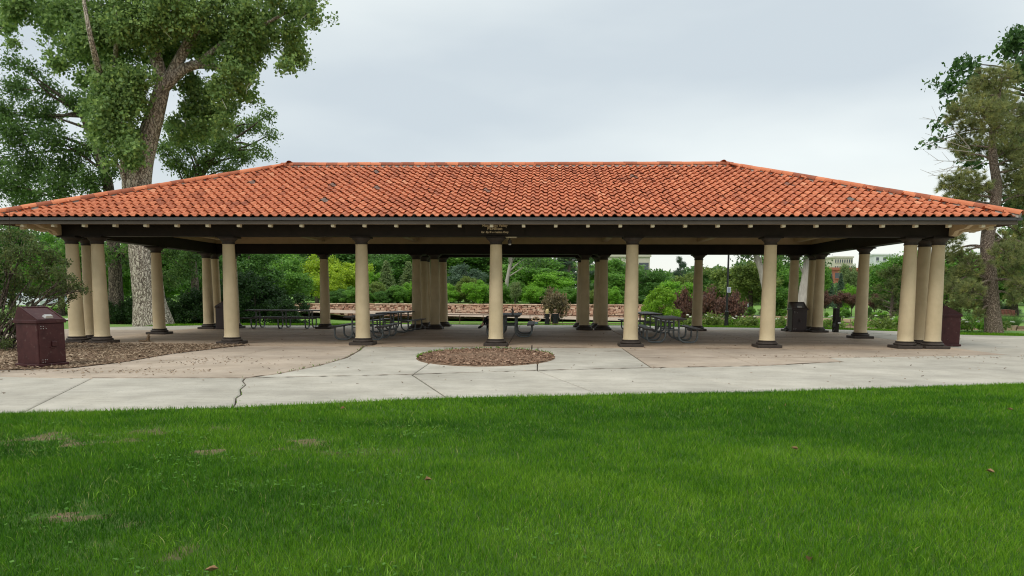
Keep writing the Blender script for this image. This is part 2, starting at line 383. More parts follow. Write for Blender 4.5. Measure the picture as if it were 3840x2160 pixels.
# ------------------------------------------------------------------ mesh helpers
class MB:
    """collects faces with material slots; build() links them as one mesh object"""

    def __init__(self):
        self.v, self.f, self.mi, self.fv = [], [], [], []

    def add(self, vs, fs, mi=0, val=0.5):
        o = len(self.v)
        self.v += [tuple(p) for p in vs]
        for f in fs:
            self.f.append([i + o for i in f])
            self.mi.append(mi)
            self.fv.append(val)

    def box(self, x0, x1, y0, y1, z0, z1, mi=0, val=0.5, M=None, bev=0.0):
        if bev <= 0:
            vs = [(x, y, z) for z in (z0, z1) for (x, y) in ((x0, y0), (x1, y0), (x1, y1), (x0, y1))]
            fs = [(3, 2, 1, 0), (4, 5, 6, 7), (0, 1, 5, 4), (1, 2, 6, 5), (2, 3, 7, 6), (3, 0, 4, 7)]
        else:
            e = bev
            rings = [(z0, e), (z0 + e, 0), (z1 - e, 0), (z1, e)]
            vs, fs = [], []
            for z, i in rings:
                c = e
                vs += [(x0 + i, y0 + i + (c if not i else 0), z), (x0 + i + (c if not i else 0), y0 + i, z), (x1 - i - (c if not i else 0), y0 + i, z), (x1 - i, y0 + i + (c if not i else 0), z),
                       (x1 - i, y1 - i - (c if not i else 0), z), (x1 - i - (c if not i else 0), y1 - i, z), (x0 + i + (c if not i else 0), y1 - i, z), (x0 + i, y1 - i - (c if not i else 0), z)]
            for r in range(3):
                for k in range(8):
                    a, b_ = r * 8 + k, r * 8 + (k + 1) % 8
                    fs.append((a, b_, b_ + 8, a + 8))
            fs.append(tuple(range(7, -1, -1)))
            fs.append(tuple(range(24, 32)))
        if M is not None:
            vs = [tuple(M @ Vector(p)) for p in vs]
        self.add(vs, fs, mi, val)

    def lathe(self, prof, seg=24, c=(0, 0), mi=0, cap=True):
        vs, fs = [], []
        n = len(prof)
        for (r, z) in prof:
            for k in range(seg):
                a = 2 * math.pi * k / seg
                vs.append((c[0] + r * math.cos(a), c[1] + r * math.sin(a), z))
        for i in range(n - 1):
            for k in range(seg):
                k2 = (k + 1) % seg
                fs.append((i * seg + k, i * seg + k2, (i + 1) * seg + k2, (i + 1) * seg + k))
        if cap:
            fs.append(tuple(range(seg - 1, -1, -1)))
            fs.append(tuple((n - 1) * seg + k for k in range(seg)))
        self.add(vs, fs, mi)

    def tube(self, pts, rad, seg=8, mi=0, disp=None, cap=True):
        pts = [np.array(p, float) for p in pts]
        n = len(pts)
        if np.isscalar(rad):
            rad = [rad] * n
        T = []
        for i in range(n):
            t = pts[min(i + 1, n - 1)] - pts[max(i - 1, 0)]
            T.append(t / (np.linalg.norm(t) + 1e-9))
        ref = np.array([0, 0, 1.0]) if abs(T[0][2]) < 0.9 else np.array([1.0, 0, 0])
        u = np.cross(T[0], ref); u /= np.linalg.norm(u)
        vs, fs = [], []
        s = 0.0
        for i in range(n):
            u = u - T[i] * (u @ T[i]); u /= np.linalg.norm(u)
            w = np.cross(T[i], u)
            if i:
                s += np.linalg.norm(pts[i] - pts[i - 1])
            for k in range(seg):
                a = 2 * math.pi * k / seg
                r = rad[i] * (1 + (disp(a, s) if disp else 0))
                vs.append(pts[i] + u * r * math.cos(a) + w * r * math.sin(a))
        for i in range(n - 1):
            for k in range(seg):
                k2 = (k + 1) % seg
                fs.append((i * seg + k, i * seg + k2, (i + 1) * seg + k2, (i + 1) * seg + k))
        if cap:
            fs.append(tuple(range(seg - 1, -1, -1)))
            fs.append(tuple((n - 1) * seg + k for k in range(seg)))
        self.add(vs, fs, mi)

    def prism(self, poly, axis, a0, a1, mi=0):
        """polygon (2D) swept along axis 'x','y' or 'z'"""
        n = len(poly)
        def P(p, a):
            return {'x': (a, p[0], p[1]), 'y': (p[0], a, p[1]), 'z': (p[0], p[1], a)}[axis]
        vs = [P(p, a0) for p in poly] + [P(p, a1) for p in poly]
        fs = [tuple(range(n - 1, -1, -1)), tuple(range(n, 2 * n))] + [(i, (i + 1) % n, n + (i + 1) % n, n + i) for i in range(n)]
        self.add(vs, fs, mi)

    def mesh(self, name, mats, smooth=False):
        me = bpy.data.meshes.new(name)
        me.from_pydata(self.v, [], self.f)
        for m_ in (mats if isinstance(mats, (list, tuple)) else [mats]):
            me.materials.append(MATS[m_])
        me.polygons.foreach_set('material_index', self.mi)
        a = me.attributes.new('v', 'FLOAT', 'FACE')
        a.data.foreach_set('value', self.fv)
        bm = bmesh.new(); bm.from_mesh(me)
        bmesh.ops.recalc_face_normals(bm, faces=bm.faces)
        bm.to_mesh(me); bm.free()
        if smooth:
            me.polygons.foreach_set('use_smooth', [True] * len(me.polygons))
            if smooth != 'all':
                me.set_sharp_from_angle(angle=math.radians(38))
        me.update()
        return me

    def build(self, name, mats, parent=None, smooth=False):
        return obj(name, self.mesh(name, mats, smooth), parent)


def obj(name, me, parent=None, loc=None):
    o = bpy.data.objects.new(name, me)
    COL.objects.link(o)
    if parent is not None:
        o.parent = parent
    if loc is not None:
        o.location = loc
    return o


def tag(o, label, cat, group=None):
    o['label'] = label
    o['category'] = cat
    if group:
        o['group'] = group
    return o


def empty(name, loc=(0, 0, 0), rz=0.0, label=None, cat=None, group=None):
    o = bpy.data.objects.new(name, None)
    o.empty_display_size = 0.2
    COL.objects.link(o)
    o.location = loc
    o.rotation_euler = (0, 0, rz)
    if label:
        tag(o, label, cat, group)
    return o


def copy_tree(o, parent=None):
    c = o.copy()
    COL.objects.link(c)
    c.parent = parent
    for ch in o.children:
        copy_tree(ch, c)
    return c


def np_mesh(name, V, F, mats, fv=None, mi=None, smooth=False):
    """V (n,3); F (m,k) constant face size"""
    me = bpy.data.meshes.new(name)
    n, (m_, k) = len(V), F.shape
    me.vertices.add(n)
    me.vertices.foreach_set('co', np.ascontiguousarray(V, np.float32).ravel())
    me.loops.add(m_ * k)
    me.loops.foreach_set('vertex_index', np.ascontiguousarray(F, np.int32).ravel())
    me.polygons.add(m_)
    me.polygons.foreach_set('loop_start', np.arange(0, m_ * k, k, dtype=np.int32))
    if mi is not None:
        me.polygons.foreach_set('material_index', mi.astype(np.int32))
    for q in (mats if isinstance(mats, (list, tuple)) else [mats]):
        me.materials.append(MATS[q])
    if fv is not None:
        a = me.attributes.new('v', 'FLOAT', 'FACE')
        a.data.foreach_set('value', fv.astype(np.float32))
    me.update(calc_edges=True)
    if smooth:
        me.polygons.foreach_set('use_smooth', np.ones(m_, bool))
    return me


_h = rng.random((64, 64))


def vnoise(x, y):
    x = np.asarray(x, float); y = np.asarray(y, float)
    xi, yi = np.floor(x).astype(int), np.floor(y).astype(int)
    fx, fy = x - xi, y - yi
    fx, fy = fx * fx * (3 - 2 * fx), fy * fy * (3 - 2 * fy)
    g = lambda a, b_: _h[a % 64, b_ % 64]
    return (g(xi, yi) * (1 - fx) + g(xi + 1, yi) * fx) * (1 - fy) + (g(xi, yi + 1) * (1 - fx) + g(xi + 1, yi + 1) * fx) * fy


def fbm(x, y):
    return 0.5 * vnoise(x, y) + 0.3 * vnoise(x * 2.1 + 7, y * 2.1 + 3) + 0.2 * vnoise(x * 4.3 + 1, y * 4.3 + 9)


def sstep(a, b_, x):
    t = np.clip((np.asarray(x, float) - a) / (b_ - a), 0, 1)
    return t * t * (3 - 2 * t)


def inside(poly, x, y):
    x = np.asarray(x, float); y = np.asarray(y, float)
    r = np.zeros(x.shape, bool)
    n = len(poly)
    for i in range(n):
        x0, y0 = poly[i]; x1, y1 = poly[(i + 1) % n]
        c = ((y0 > y) != (y1 > y)) & (x < (x1 - x0) * (y - y0) / (y1 - y0 + 1e-12) + x0)
        r ^= c
    return r


# ------------------------------------------------------------------ terrain
POND_NEAR = ([-60, -22, 8, 14, 30, 45, 60], [200, 48.5, 48.0, 42.5, 41.5, 49, 200])
POND_FAR = ([-60, -26, 12, 20, 26, 36, 45, 60], [-50, 64.5, 65.5, 79, 80, 59, 52, -50])
WATER_Z = -1.25


def terrain(x, y):
    x = np.asarray(x, float); y = np.asarray(y, float)
    wx = sstep(-26, -15, x)
    z = -0.09 - 0.92 * sstep(35.6, 40.5, y + 0.12 * np.maximum(x - 12, 0)) * wx
    up = (1 - sstep(13, 19, x)) * sstep(75.2, 75.7, y)
    z = z + up * (1.26 + 0.035 * np.clip(y - 76, 0, 45)) * wx
    z = z + (1 - up) * np.clip(y - 95, 0, 120) * 0.012
    near = np.interp(x, *POND_NEAR); far = np.interp(x, *POND_FAR)
    inp = sstep(0, 0.9, y - near) * sstep(0, 0.7, far - y)
    z = z * (1 - inp) + inp * (-2.2)
    return z


xs = np.unique(np.concatenate([np.linspace(-700, -60, 14), np.linspace(-60, -28, 20), np.arange(-28, 50, 0.7), np.linspace(50, 100, 24), np.linspace(100, 900, 16)]))
ys = np.unique(np.concatenate([np.linspace(-60, 33, 20), np.arange(33, 75, 0.6), np.array([75.05, 75.2, 75.35, 75.5, 75.7]), np.arange(76, 84, 0.6), np.linspace(84, 130, 24), np.linspace(130, 1400, 18)]))
GX, GY = np.meshgrid(xs, ys)
V = np.stack([GX.ravel(), GY.ravel(), terrain(GX.ravel(), GY.ravel())], 1)
nx_, ny_ = len(xs), len(ys)
ii, jj = np.meshgrid(np.arange(nx_ - 1), np.arange(ny_ - 1))
a0 = (jj * nx_ + ii).ravel()
F = np.stack([a0, a0 + 1, a0 + nx_ + 1, a0 + nx_], 1)
ground = obj('ground', np_mesh('ground', V, F, 'far_lawn', smooth=True))
ground['kind'] = 'structure'

wb = MB()
wb.add([(-30, 40, WATER_Z), (60, 40, WATER_Z), (60, 82, WATER_Z), (-30, 82, WATER_Z)], [(0, 1, 2, 3)])
pond = wb.build('pond', 'water')
pond['kind'] = 'structure'

# foreground lawn sheet
LAWN_EDGE = [(-40, 1.2), (-16, 6.35), (-5.37, 8.86), (-2.75, 9.47), (-0.2, 10.52), (2.09, 11.0), (5.21, 11.65), (9.46, 12.91), (14, 14.5), (40, 24)]


def lawn_y(x):
    return np.interp(x, [p[0] for p in LAWN_EDGE], [p[1] for p in LAWN_EDGE])


def bare_amount(x, y):
    b_ = sstep(0.56, 0.70, 0.62 * fbm(x * 1.0 + 20, y * 1.9 + 5) + 0.38 * fbm(x * 5.1 + 3, y * 7.3 + 8)) * sstep(1.2, -1.6, x) * sstep(9.0, 7.2, y)
    return b_


lx = np.unique(np.concatenate([np.linspace(-40, -9, 20), np.arange(-9, 12, 0.14), np.linspace(12, 40, 20)]))
lt = np.concatenate([np.linspace(0, 0.7, 4)[:-1], np.linspace(0.7, 1.0, 95)])
LXg, LTg = np.meshgrid(lx, lt)
LYg = -30 + (lawn_y(LXg) + 30) * LTg
V = np.stack([LXg.ravel(), LYg.ravel(), np.full(LXg.size, 0.006)], 1)
nx2, ny2 = len(lx), len(lt)
ii, jj = np.meshgrid(np.arange(nx2 - 1), np.arange(ny2 - 1))
a0 = (jj * nx2 + ii).ravel()
F = np.stack([a0, a0 + 1, a0 + nx2 + 1, a0 + nx2], 1)
fcx, fcy = V[F][:, :, 0].mean(1), V[F][:, :, 1].mean(1)
fvb = np.clip(bare_amount(fcx, fcy) * 0.9 + 0.12 * fbm(fcx * 2, fcy * 2), 0, 1)
lawn = obj('lawn', np_mesh('lawn', V, F, 'lawn_soil', fv=fvb))
lawn['kind'] = 'structure'


# ------------------------------------------------------------------ pavement slabs
def offset_poly(poly, d):
    n = len(poly)
    area = sum(poly[i][0] * poly[(i + 1) % n][1] - poly[(i + 1) % n][0] * poly[i][1] for i in range(n))
    if area < 0:
        poly = poly[::-1]
    out = []
    for i in range(n):
        p0, p1, p2 = (np.array(poly[(i + k) % n], float) for k in (-1, 0, 1))
        e1 = (p1 - p0) / np.linalg.norm(p1 - p0); e2 = (p2 - p1) / np.linalg.norm(p2 - p1)
        n1 = np.array([-e1[1], e1[0]]); n2 = np.array([-e2[1], e2[0]])
        bs = n1 + n2
        bs = bs / max(bs @ bs / 2, 0.25)
        out.append(tuple(p1 + bs * d))
    return out


pave = MB()
PAVE = [(-30, 9.0), (-16, 6.0), (-5.2, 8.7), (0, 10.1), (4.7, 11.3), (9.5, 12.5), (14, 14.1), (34, 21.5), (34, 24.6), (19.0, 28.2), (17.1, 28.9),
        (15.9, 31.3), (12.1, 33.5), (7.2, 34.3), (6.2, 35.5), (-5.5, 35.5), (-6.5, 34.0), (-13.9, 33.2), (-17.5, 31.0), (-18.2, 26.0), (-30, 24.2)]
pave.add([(x, y, -0.045) for x, y in PAVE], [tuple(range(len(PAVE)))])
pavement = pave.build('pavement', 'joint')
pavement['kind'] = 'structure'
E = [(-30, 4.3), (-16, 6.05), (-5.1, 8.75), (-2.65, 9.2), (0.1, 10.15), (2.3, 10.65), (4.85, 11.3), (7.0, 11.95), (14, 14.1), (34, 21.4)]
Mv = [(-30, 13.8), (-16, 13.2), (-6.54, 12.68), (-3.91, 12.86), (-1.09, 13.65), (1.21, 14.53), (3.54, 15.26), (5.85, 15.82), (8.05, 17.0)]
crv = [(-3.57, 13.61), (-3.29, 15.15), (-3.21, 17.06), (-3.42, 19.2), (-3.66, 20.7)]
GR, PE, FL = 'concrete_grey', 'concrete_peach', 'concrete_floor'
crack = [(-2.88, 9.95), (-3.08, 10.45), (-3.16, 10.85), (-3.40, 11.4), (-3.55, 12.0), (-3.80, 12.5)]
slabs = [
    (GR, [E[0], E[1], Mv[1], Mv[0]]), (GR, [E[1], E[2], Mv[2], Mv[1]]),
    (GR, [E[2], E[3]] + crack + [Mv[3], Mv[2]]), (GR, [E[3], E[4], Mv[4], Mv[3]] + crack[::-1]),
    (GR, [E[4], E[5], Mv[5], Mv[4]]), (GR, [E[5], E[6], Mv[6], Mv[5]]), (GR, [E[6], E[7], E[8], (13.6, 19.45), (13.0, 19.3), (8.6, 18.1), (8.15, 18.05), Mv[8], Mv[7], Mv[6]]), (GR, [E[8], E[9], (34, 24.6), (24, 22.4), (13.6, 19.45)]),
    (PE, [Mv[0], Mv[1], Mv[2], (-5.85, 12.73), (-5.85, 20.7), (-30, 20.7)]),
    (PE, [(-5.85, 12.73), Mv[3]] + crv + [(-5.85, 20.7)]),
    (GR, [Mv[3], Mv[4], (-1.15, 19.4), (-3.45, 19.4)] + crv[2::-1]), (GR, [(-3.45, 19.4), (-1.15, 19.4), (-1.15, 20.7), crv[4]]),
    (GR, [Mv[4], Mv[5], (1.21, 19.4), (-1.15, 19.4)]), (GR, [(-1.15, 19.4), (1.21, 19.4), (1.21, 20.7), (-1.15, 20.7)]),
    (GR, [Mv[5], Mv[6], (3.53, 17.6), (3.53, 19.4), (1.21, 19.4)]), (GR, [(1.21, 19.4), (3.53, 19.4), (3.53, 20.7), (1.21, 20.7)]),
    (PE, [Mv[6], Mv[7], (5.86, 17.75), (3.53, 17.6)]), (PE, [(3.53, 17.6), (5.86, 17.75), (5.86, 20.7), (3.53, 20.7)]),
    (PE, [Mv[7], Mv[8], (8.15, 18.05), (5.86, 17.75)]), (PE, [(5.86, 17.75), (8.15, 18.05), (8.22, 20.7), (5.86, 20.7)]),
    (PE, [(8.15, 18.05), (8.6, 18.1), (13.0, 19.3), (13.0, 20.7), (8.22, 20.7)]),
    (GR, [(13.6, 19.45), (24, 22.4), (34, 24.6), (19.0, 28.2), (17.1, 28.9), (13.0, 29.4), (13.0, 19.3)]),
    (GR, [(13.0, 29.4), (17.1, 28.9), (15.9, 31.3), (12.1, 33.5), (8.12, 34.1), (8.12, 31.4), (13.0, 31.4)]),
    (GR, [(8.12, 31.4), (8.12, 34.1), (7.2, 34.3), (6.2, 35.5), (0.33, 35.5), (0.33, 31.4)]),
    (GR, [(0.33, 31.4), (0.33, 35.5), (-5.5, 35.5), (-6.5, 34.0), (-7.5, 33.9), (-7.5, 31.4)]),
    (GR, [(-7.5, 31.4), (-7.5, 33.9), (-13.9, 33.2), (-17.5, 31.0), (-17.7, 29.0), (-13.0, 29.0), (-13.0, 31.4)]),
    (PE, [(-13.0, 20.7), (-13.0, 29.0), (-17.7, 29.0), (-18.2, 26.0), (-30, 24.2), (-30, 20.7)]),
]
fx = [-13.0, -7.5, -3.66, 0.33, 4.2, 8.12, 13.0]
for yy0, yy1 in ((20.7, 26.2), (26.2, 31.4)):
    for i in range(6):
        slabs.append((FL, [(fx[i], yy0), (fx[i + 1], yy0), (fx[i + 1], yy1), (fx[i], yy1)]))
for mname, poly in slabs:
    sb = MB()
    r0, r1, r2 = offset_poly(poly, 0.011), offset_poly(poly, 0.012), offset_poly(poly, 0.034)
    dz = random.uniform(-0.003, 0.003)
    n = len(r0)
    vs = [(x, y, -0.12) for x, y in r0] + [(x, y, -0.012 + dz) for x, y in r1] + [(x, y, dz) for x, y in r2]
    fs = [tuple(range(2 * n, 3 * n))]
    for k in range(n):
        k2 = (k + 1) % n
        fs += [(k, k2, n + k2, n + k), (n + k, n + k2, 2 * n + k2, 2 * n + k)]
    sb.add(vs, fs)
    sb.build('concrete_slab', mname, pavement)

# dirt packed in the long joints
q = MB()
for line, wj in ((Mv[2:9], 0.055), ([Mv[3]] + crv, 0.04), ([(-3.45, 19.4), (3.53, 19.4)], 0.03), ([(3.53, 17.6), (5.86, 17.75), (8.15, 18.05), (8.6, 18.1), (13.6, 19.45)], 0.03), ([(-13, 26.2), (13, 26.2)], 0.03), ([(-13.0, 20.7), (13.0, 20.7)], 0.035)):
    for A, B in zip(line[:-1], line[1:]):
        A, B = np.array(A, float), np.array(B, float)
        n = max(2, int(np.linalg.norm(B - A) / 0.12)); d = (B - A) / np.linalg.norm(B - A); nn = np.array([-d[1], d[0]])
        ws = wj * np.clip(rng.normal(0.75, 0.45, n + 1), 0.12, 1.8); of = rng.normal(0, wj * 0.25, n + 1)
        for k in range(n):
            p0, p1 = A + (B - A) * k / n, A + (B - A) * (k + 1) / n
            pts4 = [p0 + nn * (of[k] - ws[k] / 2), p1 + nn * (of[k + 1] - ws[k + 1] / 2), p1 + nn * (of[k + 1] + ws[k + 1] / 2), p0 + nn * (of[k] + ws[k] / 2)]
            q.add([(p[0], p[1], 0.0065) for p in pts4], [(0, 1, 2, 3)])
o = q.build('joint_dirt', 'soil'); o['kind'] = 'stuff'
tag(o, 'dark dirt packed in the long joints of the concrete', 'dirt')
# far path and mulch on the other bank
pb = MB()
for i in range(40):
    def pp(t):
        x = 14 + t * 46
        return x, 86 - 14 * sstep(0.25, 0.9, t) + 1.5 * math.sin(t * 7)
    xa, ya = pp(i / 40); xb, yb = pp((i + 1) / 40)
    za, zb = float(terrain(xa, ya)) + 0.03, float(terrain(xb, yb)) + 0.03
    pb.add([(xa, ya, za), (xb, yb, zb), (xb, yb + 1.9, zb), (xa, ya + 1.9, za)], [(0, 1, 2, 3)])
path = pb.build('path', 'path'); path['kind'] = 'structure'


def chips_mesh(name, pts, size, mat='chip', lift=0.012, thick=0.006):
    n = len(pts)
    ang = rng.uniform(0, math.tau, n); tilt = rng.normal(0, 0.22, n)
    l = size * rng.uniform(0.5, 1.4, n); w = l * rng.uniform(0.18, 0.38, n)
    u = np.stack([np.cos(ang) * np.cos(tilt), np.sin(ang) * np.cos(tilt), np.sin(tilt)], 1) * l[:, None] / 2
    s = np.stack([-np.sin(ang), np.cos(ang), rng.normal(0, 0.25, n)], 1) * w[:, None] / 2
    c = pts + np.stack([np.zeros(n), np.zeros(n), lift + rng.uniform(0, 0.018, n)], 1)
    up = np.array([0, 0, thick])
    V = np.stack([c - u - s, c + u - s, c + u + s, c - u + s, c - u - s - up, c + u - s - up, c + u + s - up, c - u + s - up], 1).reshape(-1, 3)
    o = np.arange(n)[:, None] * 8
    quads = np.array([[0, 1, 2, 3], [0, 4, 5, 1], [1, 5, 6, 2], [2, 6, 7, 3], [3, 7, 4, 0]])
    F = (o[:, None, :] + quads[None]).reshape(-1, 4)
    return np_mesh(name, V, F, mat, fv=np.repeat(rng.random(n) ** 1.2, 5))


# round planter bed
bed = MB()
BC, BRX, BRY = (0.0, 17.55), 1.63, 2.35
rings = [(1.0, -0.02), (0.985, 0.012), (0.9, 0.02), (0.6, 0.035), (0.3, 0.04)]
vs, fs = [], []
for r, z in rings:
    for k in range(64):
        a = math.tau * k / 64
        vs.append((BC[0] + BRX * r * math.cos(a), BC[1] + BRY * r * math.sin(a), z + (0.012 * vnoise(k * 0.6, r * 9) if r < 0.98 else 0)))
for i in range(4):
    for k in range(64):
        fs.append((i * 64 + k, i * 64 + (k + 1) % 64, (i + 1) * 64 + (k + 1) % 64, (i + 1) * 64 + k))
fs.append(tuple(4 * 64 + k for k in range(64)))
bed.add(vs, fs)
bed_root = empty('planter_bed', (BC[0], BC[1], 0), 0, 'round bed of wood chip mulch sunk in the concrete before the middle column', 'planter bed')
bo = bed.build('mulch', 'mulch', bed_root); bo.location = (-BC[0], -BC[1], 0)
n = 3600
a = rng.uniform(0, math.tau, n); r = np.sqrt(rng.random(n)) * 0.985
P = np.stack([BRX * r * np.cos(a), BRY * r * np.sin(a), np.full(n, 0.022)], 1)
keep = ~((np.abs(P[:, 0] + 0.35) < 0.5) & (np.abs(P[:, 1] - 0.1) < 0.35) & (rng.random(n) < 0.8))
o = obj('wood_chips', chips_mesh('wood_chips', P[keep], 0.07, 'chip_red'), bed_root); o['kind'] = 'stuff'

# mulch ground on the left around the near bin
ML = [(-30, 14.3), (-9.1, 13.75), (-7.95, 14.25), (-7.62, 15.5), (-7.66, 17.8), (-7.3, 19.8), (-7.0, 20.95), (-11.0, 21.0), (-13.6, 21.3), (-30, 22.5)]
lm = MB()
lm.add([(x, y, 0.012) for x, y in ML], [tuple(range(len(ML)))])
mulch_ground = lm.build('mulch_ground', 'mulch'); mulch_ground['kind'] = 'structure'
n = 17000
P = np.stack([rng.uniform(-17, -6.9, n), rng.uniform(13.6, 21.8, n), np.full(n, 0.012)], 1)
P = P[inside(ML, P[:, 0] + rng.normal(0, 0.1, n), P[:, 1] + rng.normal(0, 0.08, n))]
litter = obj('leaf_litter', chips_mesh('leaf_litter', P, 0.07)); litter['kind'] = 'stuff'
tag(litter, 'brown wood chips and leaf litter around the bin on the left', 'leaf litter')
# scattered debris on the concrete
n = 900
P = np.stack([rng.uniform(-9, 16, n), rng.uniform(10.5, 30, n), np.zeros(n)], 1)
P = P[P[:, 1] > lawn_y(P[:, 0]) + 0.3][:420]
P2 = np.stack([rng.normal(-5.9, 0.9, 220), rng.normal(15.9, 0.55, 220), np.zeros(220)], 1)
P3 = np.stack([rng.uniform(-8.8, -5, 160), rng.normal(13.8, 0.3, 160), np.zeros(160)], 1)
P4 = np.stack([rng.uniform(6, 15, 120), rng.normal(18.3, 0.25, 120), np.zeros(120)], 1)
debris = obj('ground_debris', chips_mesh('ground_debris', np.concatenate([P, P2[:120], P3, P4]), 0.042, lift=0.006)); debris['kind'] = 'stuff'
tag(debris, 'small brown leaves and twigs scattered over the concrete', 'debris')

# ------------------------------------------------------------------ pavilion
S_, PR, HD = 3.8375, 0.7526, 4.7667          # bay, pair spacing, half depth
HX = 3 * S_ + PR                             # half length to corner columns
YM = 26.184
pav = empty('pavilion', (0, YM, 0), 0, 'long open picnic pavilion with red clay tile hip roof and cream columns', 'pavilion')

# columns
shaft = MB()
prof = []
for i in range(15):
    t = i / 14
    z = 0.235 + t * (2.84 - 0.235)
    prof.append((0.207 - 0.042 * (t ** 1.5), z))
prof = [p_ for p_ in prof]
prof = [(0.228, 0.20), (0.224, 0.212), (0.210, 0.232)] + prof[1:] + [(0.172, 2.845), (0.172, 2.875)]
shaft.lathe(prof, 32)
shaft_me = shaft.mesh('column', 'column_paint', smooth=True)
cb = MB(); cb.lathe([(0.23, 0.075), (0.275, 0.082), (0.295, 0.105), (0.295, 0.125), (0.275, 0.148), (0.245, 0.155), (0.243, 0.168), (0.255, 0.176), (0.256, 0.19), (0.24, 0.202), (0.2, 0.203)], 32)
base_me = cb.mesh('column_base', 'base_paint', smooth=True)
pl = MB(); pl.box(-0.335, 0.335, -0.335, 0.335, 0.002, 0.083, bev=0.008)
plinth_me = pl.mesh('plinth', 'base_paint')
cp = MB(); cp.lathe([(0.16, 2.852), (0.182, 2.852), (0.188, 2.87), (0.182, 2.885), (0.172, 2.89), (0.174, 2.925), (0.19, 2.935), (0.194, 2.95), (0.225, 2.975), (0.252, 3.0), (0.262, 3.02), (0.262, 3.03), (0.2, 3.031)], 32)
cap_me = cp.mesh('capital', 'base_paint', smooth=True)
ab = MB(); ab.box(-0.275, 0.275, -0.275, 0.275, 3.03, 3.075, bev=0.006)
abacus_me = ab.mesh('abacus', 'brown_paint')
cols = []
for s in (-1, 1):
    for sy in (-1, 1):
        cols += [(s * HX, sy * HD), (s * (HX - PR), sy * HD), (s * HX, sy * (HD - PR))]
    cols.append((s * HX, 0))
for k in range(-2, 3):
    cols.append((k * S_, -HD))
for k in (-2, -1, 1, 2):
    cols.append((k * S_, HD))
PY2 = 33.6 - YM
for s in (-1, 1):
    cols += [(s * (S_ - PR), HD), (s * S_, PY2), (s * (S_ - PR), PY2), (s * S_, PY2 - PR)]
for (x, y) in cols:
    c = obj('column', shaft_me, pav, (x, y, 0))
    c.rotation_euler.z = random.choice((0, 1, 2, 3)) * math.pi / 2
    for nm, me in (('column_base', base_me), ('plinth', plinth_me), ('capital', cap_me), ('abacus', abacus_me)):
        obj(nm, me, c)

# beams
BW, B0, B1 = 0.2, 3.072, 3.47
ex = HX + 0.29
bms = [(-ex, ex, -HD - BW, -HD + BW), (-ex, ex, HD - BW, HD + BW), (-HX - BW, -HX + BW, -HD + BW, HD - BW), (HX - BW, HX + BW, -HD + BW, HD - BW),
       (-S_ - BW, -S_ + BW, HD + BW, PY2 + BW), (S_ - BW, S_ + BW, HD + BW, PY2 + BW), (-S_ + BW, S_ - BW, PY2 - BW, PY2 + BW)]
for x0, x1, y0, y1 in bms:
    q = MB(); q.box(x0, x1, y0, y1, B0, B1, bev=0.01); q.build('beam', 'brown_paint', pav)
# trim strip on the front and back beams
for y0, y1 in ((-HD - BW - 0.03, -HD - BW - 0.002), (HD + BW + 0.002, HD + BW + 0.03)):
    q = MB(); q.box(-ex, ex, y0, y1, B1 - 0.1, B1 - 0.02); q.build('trim_board', 'brown_paint', pav)
# tan cross beams, frieze and ceiling
for k in range(-3, 4):
    q = MB(); q.box(k * S_ - 0.12, k * S_ + 0.12, -HD + BW + 0.003, HD - BW - 0.003, 3.56, 3.846, bev=0.01); q.build('cross_beam', 'tan_paint', pav)
for x0, x1, y0, y1 in ((-HX + 0.1, HX - 0.1, HD - 0.19, HD - 0.12), (-HX + 0.1, HX - 0.1, -HD + 0.12, -HD + 0.19), (-HX + 0.12, -HX + 0.19, -HD + 0.2, HD - 0.2), (HX - 0.19, HX - 0.12, -HD + 0.2, HD - 0.2)):
    q = MB(); q.box(x0, x1, y0, y1, 3.474, 3.846); q.build('frieze_board', 'tan_paint', pav)
q = MB(); q.box(-HX, HX, -HD, HD, 3.85, 3.89); q.build('ceiling', 'tan_paint', pav)

# roof deck (closed hip), eave at OV outside the columns
OV = 1.35
EX, EY = HX + OV - 0.05, HD + OV - 0.05
ZE, RISE = 3.475, 2.29
TAN = RISE / EY
RX = EX - EY
dk = MB()
vs = [(-EX, -EY, ZE), (EX, -EY, ZE), (EX, EY, ZE), (-EX, EY, ZE), (-RX, 0, ZE + RISE), (RX, 0, ZE + RISE)]
inn = [(-EX + .02, -EY + .02, ZE - 0.05), (EX - .02, -EY + .02, ZE - 0.05), (EX - .02, EY - .02, ZE - 0.05), (-EX + .02, EY - .02, ZE - 0.05), (-RX, 0, ZE + RISE - 0.08), (RX, 0, ZE + RISE - 0.08)]
dk.add(vs + inn, [(0, 1, 5, 4), (1, 2, 5), (2, 3, 4, 5), (3, 0, 4), (7, 6, 10, 11), (8, 7, 11), (9, 8, 11, 10), (6, 9, 10),
                  (0, 6, 7, 1), (1, 7, 8, 2), (2, 8, 9, 3), (3, 9, 6, 0)])
roof = dk.build('roof', 'brown_paint', pav)
# soffit under the eaves
for x0, x1, y0, y1 in ((-EX + .03, EX - .03, -EY + .03, -HD - BW), (-EX + .03, EX - .03, HD + BW, EY - .03), (-EX + .03, -HX - BW, -HD - BW, HD + BW), (HX + BW, EX - .03, -HD - BW, HD + BW)):
    q = MB(); q.box(x0, x1, y0, y1, 3.395, 3.42); q.build('soffit', 'tan_paint', pav)
